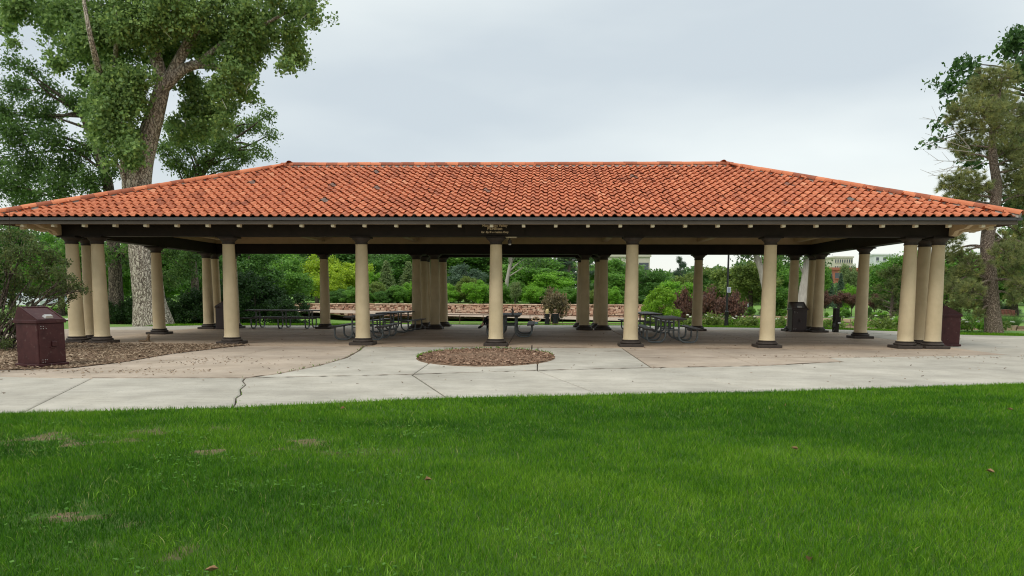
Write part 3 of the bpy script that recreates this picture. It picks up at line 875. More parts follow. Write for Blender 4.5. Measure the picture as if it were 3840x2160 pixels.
# fascia and gutter
F0, F1 = 3.308, 3.402
for nm, z0, z1, dd, w_, mt in (('fascia_board', F0, F1, 0.0, 0.04, 'fascia_paint'), ('gutter', F1 + 0.003, 3.478, 0.075, 0.11, 'gutter_paint')):
    for s in (-1, 1):
        q = MB(); xx = EX + dd
        ya, yb = s * (EY + dd), s * (EY + dd - w_)
        q.box(-xx, xx, min(ya, yb), max(ya, yb), z0, z1, bev=0.006); q.build(nm, mt, pav)
        q = MB(); xa, xb = s * (EX + dd), s * (EX + dd - w_)
        q.box(min(xa, xb), max(xa, xb), -EY - dd + w_ + 0.002, EY + dd - w_ - 0.002, z0, z1, bev=0.006); q.build(nm, mt, pav)
# rafters with cream ends
rf = MB(); rf.box(-0.045, 0.045, 0.0, 0.15, 3.24, 3.394, bev=0.006)
rf_me = rf.mesh('rafter_tail', 'cream_paint')
n_r = 15
for s in (-1, 1):
    for k in range(-n_r, n_r + 1):
        r_ = obj('rafter_tail', rf_me, pav, (k * 0.853 - 0.05, s * (EY - 0.06), 0))
        if s > 0:
            r_.rotation_euler.z = math.pi
    for k in range(-6, 7):
        r_ = obj('rafter_tail', rf_me, pav, (s * (EX - 0.06), k * 0.853, 0))
        r_.rotation_euler.z = s * math.pi / 2
# curved brackets at the corners
arc = [(0.0, 3.09), (0.0, 3.392), (1.05, 3.392), (1.05, 3.30)] + [(1.05 - 0.12 - 0.32 * (1 - math.cos(t)), 3.30 - 0.0 + 0.02 * math.sin(t * 2) - 0.07 * t) for t in np.linspace(0.1, 1.2, 6)] + [(0.55, 3.23), (0.30, 3.20), (0.22, 3.12), (0.12, 3.08)]
br = MB(); br.prism([(p[0], p[1]) for p in arc], 'y', -0.06, 0.06)
br_me = br.mesh('corner_bracket', 'tan_paint')
for sx in (-1, 1):
    for sy in (-1, 1):
        for ang in (0, 45, 90):
            a = math.radians(ang)
            o = obj('corner_bracket', br_me, pav, (sx * (HX + (0.292 if ang == 0 else 0.21)), sy * (HD + (0.0 if ang == 0 else 0.205)), 0))
            dx, dy = sx * math.cos(a), sy * math.sin(a)
            o.rotation_euler.z = math.atan2(dy, dx)

# clay S tiles
TW, TL, CRS = 0.2405, 0.44, 0.3815
US = np.array([0, .018, .045, .072, .10, .126, .146, .19, .2405]) - 0.12
HS = np.array([.004, .036, .060, .067, .060, .036, .010, .004, .004])


def tile_geo():
    """tile in local frame: u across, v up-slope, w normal"""
    lo = [(u, -0.03, h + 0.052) for u, h in zip(US, HS)]
    hi = [(u * 0.97, TL - 0.03, h + 0.004) for u, h in zip(US, HS)]
    lip = [(u * 0.98, -0.022, h + 0.030) for u, h in zip(US, HS)]
    n = len(US)
    vs = lo + hi + lip
    fs = []
    for i in range(n - 1):
        fs.append((i, i + 1, n + i + 1, n + i))
        fs.append((2 * n + i, 2 * n + i + 1, i + 1, i))
    return np.array(vs), fs


tv, tf = tile_geo()
cosS, sinS = 1 / math.hypot(1, TAN), TAN / math.hypot(1, TAN)
SL = EY / cosS
faces = [('f', 0.0, EX), ('b', math.pi, EX), ('r', math.pi / 2, EY), ('l', -math.pi / 2, EY)]
tiles = []
for nm, rz, hw in faces:
    inset0 = EY if nm in 'fb' else EX
    n_c = int(SL / CRS) + 1
    n_u = int(hw / TW) + 2
    for j in range(n_c):
        vv = j * CRS
        d = vv * cosS
        for i in range(-n_u, n_u + 1):
            u = (i + 0.5) * TW
            lim = hw - (d + 0.16)
            if abs(u) > lim + 0.17 or d > EY - 0.1:
                continue
            # centre of the tile on the slope, local to the pavilion (front face points to -y)
            p = np.array([u, -inset0 + d - 0.035, ZE + d * TAN + 0.004])
            U_ = np.array([1, 0, 0.]); V_ = np.array([0, cosS, sinS]); W_ = np.array([0, -sinS, cosS])
            c, s = math.cos(rz), math.sin(rz)
            Rm = np.array([[c, -s, 0], [s, c, 0], [0, 0, 1]])
            tiles.append((nm, Rm @ p, Rm @ U_, Rm @ V_, Rm @ W_, rz))
print('tiles', len(tiles))
camloc = CAM_POS - np.array([0, YM, 0])
order = sorted(range(len(tiles)), key=lambda i: np.linalg.norm(tiles[i][1] - camloc) if tiles[i][0] == 'f' else 1e3 + i)


def tile_val():
    q = random.random()
    if q < 0.007:
        return random.uniform(0.0, 0.07)
    if q < 0.025:
        return random.uniform(0.90, 1.0)
    return min(0.92, max(0.13, random.gauss(0.54, 0.13)))


variants = []
for k in range(14):
    q = MB(); q.add(tv, tf, 0, tile_val())
    me = q.mesh('roof_tile', 'tile', smooth=True)
    variants.append(me)
for i in order[:300]:
    nm, p, U_, V_, W_, rz = tiles[i]
    o = obj('roof_tile', random.choice(variants), roof)
    jt = random.gauss(0, 0.006)
    mt = Matrix(((U_[0], V_[0], W_[0], p[0] + jt), (U_[1], V_[1], W_[1], p[1] + random.gauss(0, 0.004)), (U_[2], V_[2], W_[2], p[2]), (0, 0, 0, 1)))
    o.matrix_local = mt @ Matrix.Rotation(random.gauss(0, 0.012), 4, 'Z')
Vs, Fs, fvs = [], [], []
tfa = np.array(tf)
for c_, i in enumerate(order[300:]):
    nm, p, U_, V_, W_, rz = tiles[i]
    an = random.gauss(0, 0.014)
    lx_ = tv[:, 0] * math.cos(an) - tv[:, 1] * math.sin(an) + random.gauss(0, 0.006)
    ly_ = tv[:, 0] * math.sin(an) + tv[:, 1] * math.cos(an) + random.gauss(0, 0.006)
    sag = 0.0
    Vs.append(p + lx_[:, None] * U_ + ly_[:, None] * V_ + (tv[:, 2] + random.uniform(-0.004, 0.006))[:, None] * W_)
    Fs.append(tfa + c_ * len(tv))
    fvs.append(np.full(len(tf), tile_val()))
me = np_mesh('roof_tiles_upper', np.concatenate(Vs), np.concatenate(Fs), 'tile', fv=np.concatenate(fvs), smooth=True)
me.set_sharp_from_angle(angle=math.radians(40))
o = obj('upper_roof_tiles', me, roof); o['kind'] = 'stuff'

# ridge and hip tiles: tapered half barrels bedded in mortar


def barrel(r0, r1, ln):
    q = MB()
    vs, fs = [], []
    n = 9
    for (r, x) in ((r0, -0.02), (r1, ln), (r0 - 0.016, -0.02)):
        for k in range(n):
            a = math.pi * (k / (n - 1)) * 1.06 - math.pi * 0.03
            vs.append((x, r * math.cos(a), r * math.sin(a) * 0.85))
    for k in range(n - 1):
        fs += [(k, k + 1, n + k + 1, n + k), (2 * n + k, 2 * n + k + 1, k + 1, k)]
    return vs, fs


bvs, bfs = barrel(0.135, 0.112, 0.43)
bar_vars = []
for k in range(8):
    q = MB(); q.add(bvs, bfs, 0, [0.13, 0.3, 0.5, 0.62, 0.72, 0.55, 0.2, 0.8][k])
    bar_vars.append(q.mesh('ridge_tile', 'tile', smooth=True))


def run_tiles(name, A, B, step, up_first):
    A, B = Vector(A), Vector(B)
    L_ = (B - A).length
    n = int(L_ / step)
    d = (B - A).normalized()
    side = Vector((0, 0, 1)).cross(d).normalized()
    up = d.cross(side)
    mo = MB()
    w_ = 0.135
    vs = [A + side * -w_ + up * -0.06, A + side * w_ + up * -0.06, A + side * 0.07 + up * 0.07, A - side * 0.07 + up * 0.07]
    vs += [p + (B - A) for p in vs]
    mo.add(vs, [(0, 1, 2, 3), (7, 6, 5, 4), (0, 4, 5, 1), (1, 5, 6, 2), (2, 6, 7, 3), (3, 7, 4, 0)])
    mo.build('mortar_bed', 'mortar', roof)
    for i in range(n + 1):
        p = A + d * (i * L_ / (n + 0.6)) + up * (0.035 + random.gauss(0, 0.003))
        o = obj(name, random.choice(bar_vars), roof)
        R3 = Matrix((d, side, up)).transposed().to_4x4()
        o.matrix_local = Matrix.Translation(p) @ R3 @ Matrix.Rotation(-0.045, 4, 'Y') @ Matrix.Rotation(random.gauss(0, 0.015), 4, 'Z')


ZR = ZE + RISE + 0.035
run_tiles('ridge_tile', (RX, 0, ZR), (-RX, 0, ZR), 0.375, True)
for sx in (-1, 1):
    for sy in (-1, 1):
        run_tiles('hip_tile', (sx * (EX + 0.03), sy * (EY + 0.03), ZE + 0.055), (sx * RX, 0, ZR), 0.385, True)
# small hip roof over the back porch
q = MB()
px0, px1, py1 = -S_ - 0.9, S_ + 0.9, PY2 + 0.9
zt = 4.9
vs = [(px0, EY - 0.3, 3.48), (px1, EY - 0.3, 3.48), (px1, py1, 3.48), (px0, py1, 3.48), (-1.4, 2.4, zt), (1.4, 2.4, zt), (1.4, py1 - 2.9, zt - 0.25), (-1.4, py1 - 2.9, zt - 0.25)]
q.add(vs, [(0, 4, 7, 3), (1, 2, 6, 5), (3, 7, 6, 2), (4, 5, 6, 7), (0, 3, 2, 1)], 0, 0.5)
q.build('porch_roof', 'tile', pav)

# sign board with lettering
sign = empty('pavilion_sign', (-0.02, 21.19, 3.1), 0, 'dark brown name board with cream lettering on the front beam', 'sign')
q = MB(); q.box(-0.83, 0.83, -0.022, 0.018, 0.0, 0.372, bev=0.005)
q.build('board', 'brown_paint', sign)
for txt, size, z, wd in (('Monument Valley', 0.098, 0.233, 0.70), ('Pavilion', 0.112, 0.148, 0.41), ('Use By Reservation Only', 0.074, 0.062, 0.76)):
    cu = bpy.data.curves.new('lettering', 'FONT')
    cu.body = txt; cu.size = size; cu.align_x = 'CENTER'; cu.offset = 0.0022; cu.extrude = 0.001
    cu.space_character = 1.08
    to = bpy.data.objects.new('tmp', cu); COL.objects.link(to)
    bpy.context.view_layer.update()
    me = bpy.data.meshes.new_from_object(to.evaluated_get(bpy.context.evaluated_depsgraph_get()))
    bpy.data.objects.remove(to)
    co = np.array([v_.co for v_ in me.vertices]); wdt = co[:, 0].max() - co[:, 0].min()
    me.transform(Matrix.Diagonal((wd / wdt, 1, 1, 1)))
    me.materials.clear(); me.materials.append(MATS['lettering'])
    o = obj('lettering', me, sign, (-0.0, -0.026, z)); o.rotation_euler.x = math.pi / 2

# flood light under the beam beside the middle column
fl = empty('flood_light', (0.42, 21.45, 3.07), 0, 'small cream flood light under the beam by the middle column', 'lamp')
q = MB(); q.box(-0.16, 0.16, -0.13, 0.13, -0.02, 0.0); q.build('mounting_plate', 'cream_paint', fl)
q = MB(); q.tube([(-0.03, 0, -0.02), (-0.03, -0.03, -0.08)], 0.02, 8); q.lathe([(0.035, -0.19), (0.055, -0.18), (0.05, -0.09), (0.03, -0.075)], 12, (-0.03, -0.03)); q.build('lamp_head', 'base_paint', fl, smooth=True)
q = MB(); q.lathe([(0.02, -0.225), (0.04, -0.21), (0.042, -0.191)], 12, (-0.03, -0.03)); q.build('bulb', 'lamp_glass', fl, smooth=True)


# ------------------------------------------------------------------ picnic tables
def make_table():
    t = empty('picnic_table', (0, 0, 0))
    LN = 3.1
    for k in range(3):                                   # top planks
        q = MB(); x0 = -0.37 + k * 0.25
        q.box(x0, x0 + 0.242, -LN / 2, LN / 2, 0.715 + 0.002 * k, 0.757 + 0.002 * k, bev=0.006); q.build('top_plank', 'plank', t)
    for s in (-1, 1):
        q = MB(); q.box(s * 0.73 - 0.125, s * 0.73 + 0.125, -LN / 2, LN / 2, 0.412, 0.452, bev=0.006); q.build('seat_plank', 'plank', t)
    for yy in (-1.12, 0.0, 1.12):
        for s in (-1, 1):
            pts = [(s * 0.20, yy, 0.712), (s * 0.20, yy, 0.24)]
            for a in np.linspace(0, math.pi / 2, 6)[1:]:
                pts.append((s * (0.20 + 0.2 * (1 - math.cos(a))), yy, 0.24 - 0.212 * math.sin(a)))
            for a in np.linspace(0, math.pi / 2, 6):
                pts.append((s * (0.60 + 0.16 * math.sin(a)), yy, 0.188 - 0.16 * math.cos(a)))
            pts.append((s * 0.76, yy, 0.41))
            q = MB(); q.tube(pts, 0.029, 10); q.build('leg_pipe', 'galvanised', t, smooth=True)
        q = MB(); q.tube([(-0.195, yy, 0.40), (0.195, yy, 0.40)], 0.022, 8); q.build('brace', 'galvanised', t, smooth=True)
        q = MB(); q.box(-0.34, 0.34, yy - 0.03, yy + 0.03, 0.69, 0.713); q.build('top_bracket', 'galvanised', t)
    return t


tb = make_table()
T_SPOTS = [(-4.45, 24.55, 0.0, 'dark plank picnic table standing lengthwise behind the second single front column'),
           (-4.35, 29.1, math.radians(-4), 'dark plank picnic table farther back, in line behind another left of centre'),
           (-9.45, 31.1, math.pi / 2, 'dark picnic table turned side on between the back columns at the left'),
           (0.22, 26.65, 0.0, 'picnic table with a soda bottle on top behind the middle front column'),
           (5.32, 24.1, math.radians(-2), 'picnic table nearest on the right with worn brown top and pipe legs'),
           (5.38, 29.6, math.radians(2), 'picnic table behind the near right one, deep in the pavilion shade')]
for i, (x, y, rz, lab) in enumerate(T_SPOTS):
    t = tb if i == 0 else copy_tree(tb)
    t.location = (x, y, 0.0); t.rotation_euler.z = rz
    tag(t, lab, 'picnic table', 'picnic tables under the roof')

bt = empty('soda_bottle', (0.34, 25.45, 0.762), 0, 'small dark soda bottle standing on the middle picnic table', 'bottle')
q = MB(); q.lathe([(0.03, 0.0), (0.036, 0.006), (0.036, 0.09), (0.033, 0.1), (0.036, 0.115), (0.03, 0.15), (0.016, 0.185), (0.013, 0.2)], 16); q.build('bottle_body', 'cola', bt, smooth=True)
q = MB(); q.lathe([(0.016, 0.2), (0.016, 0.222), (0.01, 0.224)], 16); q.build('cap', 'bottle_cap', bt, smooth=True)


# ------------------------------------------------------------------ bear-proof litter bins
def make_bin(loc, rz, label, mat, w=0.6, d=0.58):
    """front faces local -y; sloped chute lid falls toward the front"""
    b_ = empty('litter_bin', loc, rz, label, 'litter bin', 'metal litter bins')
    hw, hd = w / 2, d / 2
    q = MB(); q.box(-hw - 0.035, hw + 0.035, -hd - 0.035, hd + 0.035, 0.004, 0.062, bev=0.008); q.build('base_flange', mat, b_)
    q = MB(); q.box(-hw, hw, -hd, hd, 0.06, 0.86, bev=0.008); q.build('body', mat, b_)
    q = MB(); q.box(-hw - 0.03, hw + 0.03, -hd - 0.03, hd + 0.03, 0.858, 0.925, bev=0.008); q.build('rim', mat, b_)
    q = MB(); q.prism([(-hd - 0.02, 0.924), (hd + 0.01, 0.924), (hd - 0.10, 1.165), (hd - 0.14, 1.17)], 'x', -hw - 0.015, hw + 0.015)
    lid = q.build('lid', mat, b_)
    A = Vector((0, -hd - 0.02, 0.924)); B = Vector((0, hd - 0.14, 1.17)); dv = (B - A).normalized(); nv = Vector((0, -dv.z, dv.y))
    def P(x, t, h): return A + dv * t + nv * h + Vector((x, 0, 0))
    q = MB()
    ln = (B - A).length
    for (x0, x1, t0, t1) in ((-hw + 0.0, -hw + 0.03, 0, ln), (hw - 0.03, hw, 0, ln), (-hw + 0.03, hw - 0.03, ln - 0.03, ln), (-hw + 0.03, hw - 0.03, 0, 0.025)):
        vs = [P(x, t, h) for h in (0.001, 0.014) for x, t in ((x0, t0), (x1, t0), (x1, t1), (x0, t1))]
        q.add(vs, [(3, 2, 1, 0), (4, 5, 6, 7), (0, 1, 5, 4), (1, 2, 6, 5), (2, 3, 7, 6), (3, 0, 4, 7)])
    q.build('lid_frame', mat, lid)
    q = MB()
    vs = [P(x, t, h) for h, sh in ((0.001, 0), (0.05, 0.018)) for x, t in ((-0.09 + sh, 0.05 + sh), (0.09 - sh, 0.05 + sh), (0.09 - sh, 0.15 - sh), (-0.09 + sh, 0.15 - sh))]
    q.add(vs, [(3, 2, 1, 0), (4, 5, 6, 7), (0, 1, 5, 4), (1, 2, 6, 5), (2, 3, 7, 6), (3, 0, 4, 7)])
    q.build('lid_handle', 'steel', lid)
    q = MB(); q.box(-hw + 0.03, hw - 0.015, -hd - 0.012, -hd - 0.002, 0.075, 0.845, bev=0.003); dr = q.build('door', mat, b_)
    q = MB(); q.box(0.03 - 0.05, 0.03 + 0.05, -hd - 0.05, -hd - 0.012, 0.40, 0.50, bev=0.008); q.box(-0.06, 0.10, -hd - 0.04, -hd - 0.012, 0.37, 0.385); q.build('door_latch', mat, dr)
    for (zz, pat) in ((0.80, ((0, 0), (0.05, 0), (0, -0.045), (0.05, -0.045), (0.11, -0.045))), (0.14, ((0, 0), (0.05, 0), (0.09, 0), (0, -0.045), (0.05, -0.045)))):
        for dx, dz in pat:
            q = MB(); q.lathe([(0.009, -0.004), (0.009, 0.002), (0.004, 0.005)], 8)
            o = q.build('rivet', 'steel', dr); o.location = (-hw + 0.08 + dx, -hd - 0.012, zz + dz); o.rotation_euler.x = math.pi / 2
    q = MB(); q.box(hw + 0.015, hw + 0.07, -hd + 0.02, -hd + 0.14, 0.875, 0.915, bev=0.006); q.build('hinge', mat, b_)
    return b_


make_bin((-8.72, 14.62, 0.014), math.radians(72), 'maroon metal litter bin on the mulch at the left edge', 'bin_maroon', 0.6, 0.58)
make_bin((13.16, 22.53, 0.003), math.radians(90), 'maroon litter bin half hidden behind the right corner columns', 'bin_maroon', 0.6, 0.6)
make_bin((11.58, 30.55, 0.003), 0.0, 'dark brown litter bin with sloped lid facing out, by the back right columns', 'bin_brown', 0.58, 0.56)
make_bin((-11.52, 30.1, 0.003), math.radians(-90), 'dark litter bin peeking out from behind the first single front column', 'bin_brown', 0.58, 0.56)

# outlet pedestal
pd = empty('outlet_post', (13.02, 30.3, 0.003), math.radians(8), 'short dark brown timber outlet post with a box and hanging cord', 'post')
q = MB(); q.box(-0.095, 0.095, -0.095, 0.095, 0.0, 0.95, bev=0.012); q.build('post', 'brown_paint', pd)
q = MB(); q.box(0.096, 0.17, -0.07, 0.07, 0.36, 0.62, bev=0.01); q.build('outlet_box', 'brown_paint', pd)
q = MB(); q.box(0.02, 0.15, -0.125, -0.097, 0.34, 0.39, bev=0.005); q.build('outlet_cover', 'steel', pd)
q = MB(); q.tube([(-0.06, -0.10, 0.5), (-0.12, -0.12, 0.3), (-0.15, -0.12, 0.2), (-0.1, -0.13, 0.1), (-0.22, -0.15, 0.02)], 0.014, 6); q.build('cord', 'black_metal', pd, smooth=True)
q = MB(); q.box(-0.17, -0.08, -0.13, -0.09, 0.22, 0.34, bev=0.01); q.build('plug', 'black_metal', pd)

# lamp post behind
lp = empty('lamp_post', (10.0, 35.55, -0.02), 0, 'tall slim black lamp post with a small notice, behind the right bays', 'lamp post')
q = MB(); q.lathe([(0.105, 0.0), (0.10, 0.03), (0.085, 0.66), (0.095, 0.68), (0.095, 0.70), (0.05, 0.73)], 12); q.build('base', 'black_metal', lp, smooth=True)
q = MB(); q.lathe([(0.052, 0.72), (0.047, 2.4), (0.04, 4.3), (0.06, 4.32), (0.06, 4.36)], 12); q.build('pole', 'black_metal', lp, smooth=True)
q = MB(); q.lathe([(0.08, 4.36), (0.14, 4.42), (0.16, 4.7), (0.2, 4.72), (0.08, 4.85), (0.02, 4.95)], 12); q.build('lantern', 'lamp_glass', lp, smooth=True)
q = MB(); q.box(-0.035, 0.145, -0.072, -0.064, 1.58, 1.83, bev=0.003); nt = q.build('notice', 'white_print', lp)
q = MB()
for k in range(6):
    q.box(-0.015, 0.125, -0.0745, -0.0725, 1.61 + k * 0.035, 1.632 + k * 0.035)
q.build('print', 'blue_print', nt)

# stake in the planter
q = MB(); q.box(-0.012, 0.012, -0.012, 0.012, 0.0, 0.14); st = q.build('stake', 'brown_paint'); st.location = (1.05, 19.3, 0.02); st.rotation_euler = (0.02, 0.04, 0.3)
tag(st, 'thin dark stake standing in the far edge of the round mulch bed', 'stake')


# ------------------------------------------------------------------ stone retaining wall across the pond
def rock(q, cx, cy, cz, w, d, h, val):
    """irregular block, 12 triangles"""
    j = lambda s: random.uniform(-s, s)
    vs = []
    for z in (-h / 2, h / 2):
        for sx, sy in ((-1, -1), (1, -1), (1, 1), (-1, 1)):
            vs.append((cx + sx * w / 2 * (1 + j(0.12)), cy + sy * d / 2 * (1 + j(0.1)), cz + z * (1 + j(0.22))))
    q.add(vs, [(3, 2, 1, 0), (4, 5, 6, 7), (0, 1, 5, 4), (1, 2, 6, 5), (2, 3, 7, 6), (3, 0, 4, 7)], 0, val)


wall = empty('stone_wall', (-6.5, 75.0, -1.3), 0, 'long reddish rubble stone retaining wall across the pond', 'wall')
WX0, WX1 = -27.0, 15.0
q = MB()
for (z0, z1, yf) in ((-1.6, -0.83, 74.3), (-0.86, -0.28, 74.65), (-0.3, 0.30, 75.0)):
    q.box(WX0 + 6.5, WX1 + 6.5, yf + 0.12 - 75, 75.6 - 75, z0 + 1.3, z1 + 1.3)
q.build('core', 'mulch', wall)
allst = []
z = -1.35
while z < 0.3:
    h = random.uniform(0.10, 0.19)
    yf = 74.3 if z < -0.84 else (74.65 if z < -0.28 else 75.0)
    x = WX0 + random.uniform(0, 0.2)
    while x < WX1:
        w = random.choice((0.14, 0.2, 0.26, 0.32, 0.4, 0.52)) * random.uniform(0.8, 1.2)
        allst.append((x + w / 2 + random.uniform(-.05, .05), yf + 0.06, z + h / 2 + random.uniform(-.04, .04), w * random.uniform(0.75, 1.05), 0.2 + random.uniform(-0.05, 0.12), h * random.uniform(0.6, 1.55), min(1, max(0, random.gauss(0.56, 0.24)))))
        x += w
    z += h
x = WX0
while x < WX1:                                        # flat coping
    w = random.uniform(0.5, 1.0)
    allst.append((x + w / 2, 75.12, 0.36, w - 0.02, 0.5, 0.09, random.uniform(0.6, 1.0)))
    x += w
seen = [s for s in allst if -19 < s[0] < 12.5 and s[2] > -1.25]
seen.sort(key=lambda s: -s[3] * s[5])
parts = set(id(s) for s in seen[:300])
stf = MB()
for s in allst:
    cx, cy, cz, w, d, h, val = s
    if id(s) in parts:
        q = MB(); rock(q, 0, 0, 0, w, d, h, val)
        q.build('stone', 'stone', wall).location = (cx + 6.5, cy - 75, cz + 1.3)
    else:
        rock(stf, cx + 6.5, cy - 75, cz + 1.3, w, d, h, val)
o = stf.build('small_stones', 'stone', wall); o['kind'] = 'stuff'

# stone edging along the right bank of the pond
edge = empty('pond_edging', (30, 68, -1.2), 0, 'low tan stone edging along the far bank of the pond', 'wall')
ep = [(12.5, 66.5), (20, 78.9), (26, 79.9), (31, 69.5), (36, 58.9), (40.5, 55), (45, 51.9), (48, 51)]
for i in range(len(ep) - 1):
    A, B = np.array(ep[i]), np.array(ep[i + 1])
    L_ = np.linalg.norm(B - A); ang = math.atan2(B[1] - A[1], B[0] - A[0])
    for lay in range(2):
        t = random.uniform(0, 0.3)
        while t < L_:
            w = random.uniform(0.45, 1.0)
            p = A + (B - A) * min(1, (t + w / 2) / L_)
            q = MB(); rock(q, 0, 0, 0, w * 0.97, random.uniform(0.35, 0.55), random.uniform(0.22, 0.30), min(1, max(0, random.gauss(0.55, 0.2))))
            o = q.build('stone', 'edge_stone', edge)
            o.location = (p[0] - 30 + random.uniform(-.05, .05), p[1] - 68 + random.uniform(-.05, .05), 0.02 + lay * 0.25)
            o.rotation_euler.z = ang + random.uniform(-0.1, 0.1)
            t += w

q = MB(); sbk = [(-27, 65.4), (12.3, 66.2), (17.5, 75.0), (15.2, 74.6), (15.0, 74.2), (-27, 74.2)]
q.add([(x, y, float(terrain(x, y)) + 0.03) for x, y in sbk], [tuple(range(len(sbk)))])
o = q.build('sand_bank', 'sand'); o['kind'] = 'structure'
# brown railing by the water
rail = empty('railing', (0, 46.4, -1.0), 0, 'thin brown metal railing along the water behind the pavilion', 'railing')
x = -9.5
while x <= 7.6:
    zg = float(terrain(x, 46.4)) + 1.0
    q = MB(); q.box(x - 0.02, x + 0.02, -0.02, 0.02, zg - 0.03, 1.15); q.build('post', 'rail_brown', rail)
    x += 1.45
for zz in (1.13, 0.62):
    q = MB(); q.box(-9.55, 7.65, -0.028, 0.028, zz, zz + 0.045, bev=0.006); q.build('rail', 'rail_brown', rail)

# mulch bank with shrubs across the pond on the right
q = MB()
mb_ = [(18, 80.6), (26, 80.6), (31.3, 70.2), (36.3, 59.8), (38.5, 60), (37, 66), (33, 77), (28, 84), (18, 84.5)]
vs = []
q.add([(x, y, float(terrain(x, y)) + 0.035) for x, y in mb_], [tuple(range(len(mb_)))])
o = q.build('mulch_bank', 'mulch'); o['kind'] = 'structure'

# park bench far right
pk = at(3774, 1189, 78.0)
bn = empty('park_bench', (pk[0], 78.0, float(terrain(pk[0], 78.0))), math.radians(-16), 'red brown wooden park bench by the far path, right of the pine', 'bench')
for k in range(4):
    q = MB(); q.box(-0.75, 0.75, -0.28 + k * 0.135, -0.16 + k * 0.135, 0.43, 0.465, bev=0.005); q.build('seat_slat', 'bench_wood', bn)
for k in range(12):
    x = -0.69 + k * 0.125
    q = MB(); q.box(x - 0.045, x + 0.045, 0.255, 0.285, 0.5, 0.92 + 0.06 * math.sin(math.pi * (k + 0.5) / 12), bev=0.004); q.build('back_slat', 'bench_wood', bn)
q = MB(); q.tube([(-0.75, 0.27, 0.93), (-0.35, 0.27, 0.985), (0, 0.27, 1.0), (0.35, 0.27, 0.985), (0.75, 0.27, 0.93)], 0.035, 8); q.build('top_rail', 'bench_wood', bn, smooth=True)
for s in (-1, 1):
    q = MB(); q.box(s * 0.75 - 0.035, s * 0.75 + 0.035, 0.24, 0.31, 0, 0.95, bev=0.006); q.build('rear_leg', 'bench_wood', bn)
    q = MB(); q.box(s * 0.75 - 0.035, s * 0.75 + 0.035, -0.30, -0.23, 0, 0.66, bev=0.006); q.build('front_leg', 'bench_wood', bn)
    q = MB(); q.box(s * 0.75 - 0.045, s * 0.75 + 0.045, -0.33, 0.24, 0.66, 0.70, bev=0.006); q.build('arm_rest', 'bench_wood', bn)


# ------------------------------------------------------------------ far buildings
def building(name, label, c, w, d, h, mat, rows, cols_, rz=0.0, wf=0.55, hf=0.5, band=None):
    b_ = empty(name, c, rz, label, 'building')
    q = MB(); q.box(-w / 2, w / 2, 0, d, -3, h); q.build('wall', mat, b_)
    q = MB(); q.box(-w / 2 - 0.3, w / 2 + 0.3, -0.3, d + 0.3, h, h + 0.6); q.build('parapet', band or mat, b_)
    cw, rh = w / cols_, h / rows
    for i in range(cols_):
        for j in range(rows):
            x = -w / 2 + (i + 0.5) * cw; z_ = (j + 0.5) * rh
            q = MB(); q.box(x - cw * wf / 2, x + cw * wf / 2, -0.06, -0.01, z_ - rh * hf / 2, z_ + rh * hf / 2); wi = q.build('window', 'window_glass', b_)
            q = MB(); q.box(x - cw * wf / 2 - 0.1, x + cw * wf / 2 + 0.1, -0.2, -0.01, z_ - rh * hf / 2 - 0.25, z_ - rh * hf / 2 - 0.02); q.build('sill', mat, wi)
    return b_


p = at(2345, 1060, 190)
building('office_building', 'cream building with a flat overhanging roof above the trees right of centre', (p[0], 190, 0), 12, 10, 10.6, 'wall_cream', 2, 4, wf=0.8, hf=0.45)
p = at(3160, 1060, 200)
building('brick_building', 'red brick building with dark window bands seen behind the spruces', (p[0], 200, -1), 12, 14, 8.8, 'brick_red', 3, 4, rz=math.radians(20), wf=0.7, hf=0.5)
p = at(3160, 1060, 320)
building('tower_block', 'pale tower block with a grid of small windows above the brick building', (p[0], 320, 0), 7.5, 12, 16.6, 'wall_cream', 6, 8, wf=0.5, hf=0.5)
p = at(3312, 1060, 300)
building('white_tower', 'white tower with paired windows rising over the trees right of centre', (p[0], 300, 0), 8, 12, 16.6, 'wall_white', 6, 3, wf=0.4, hf=0.45)


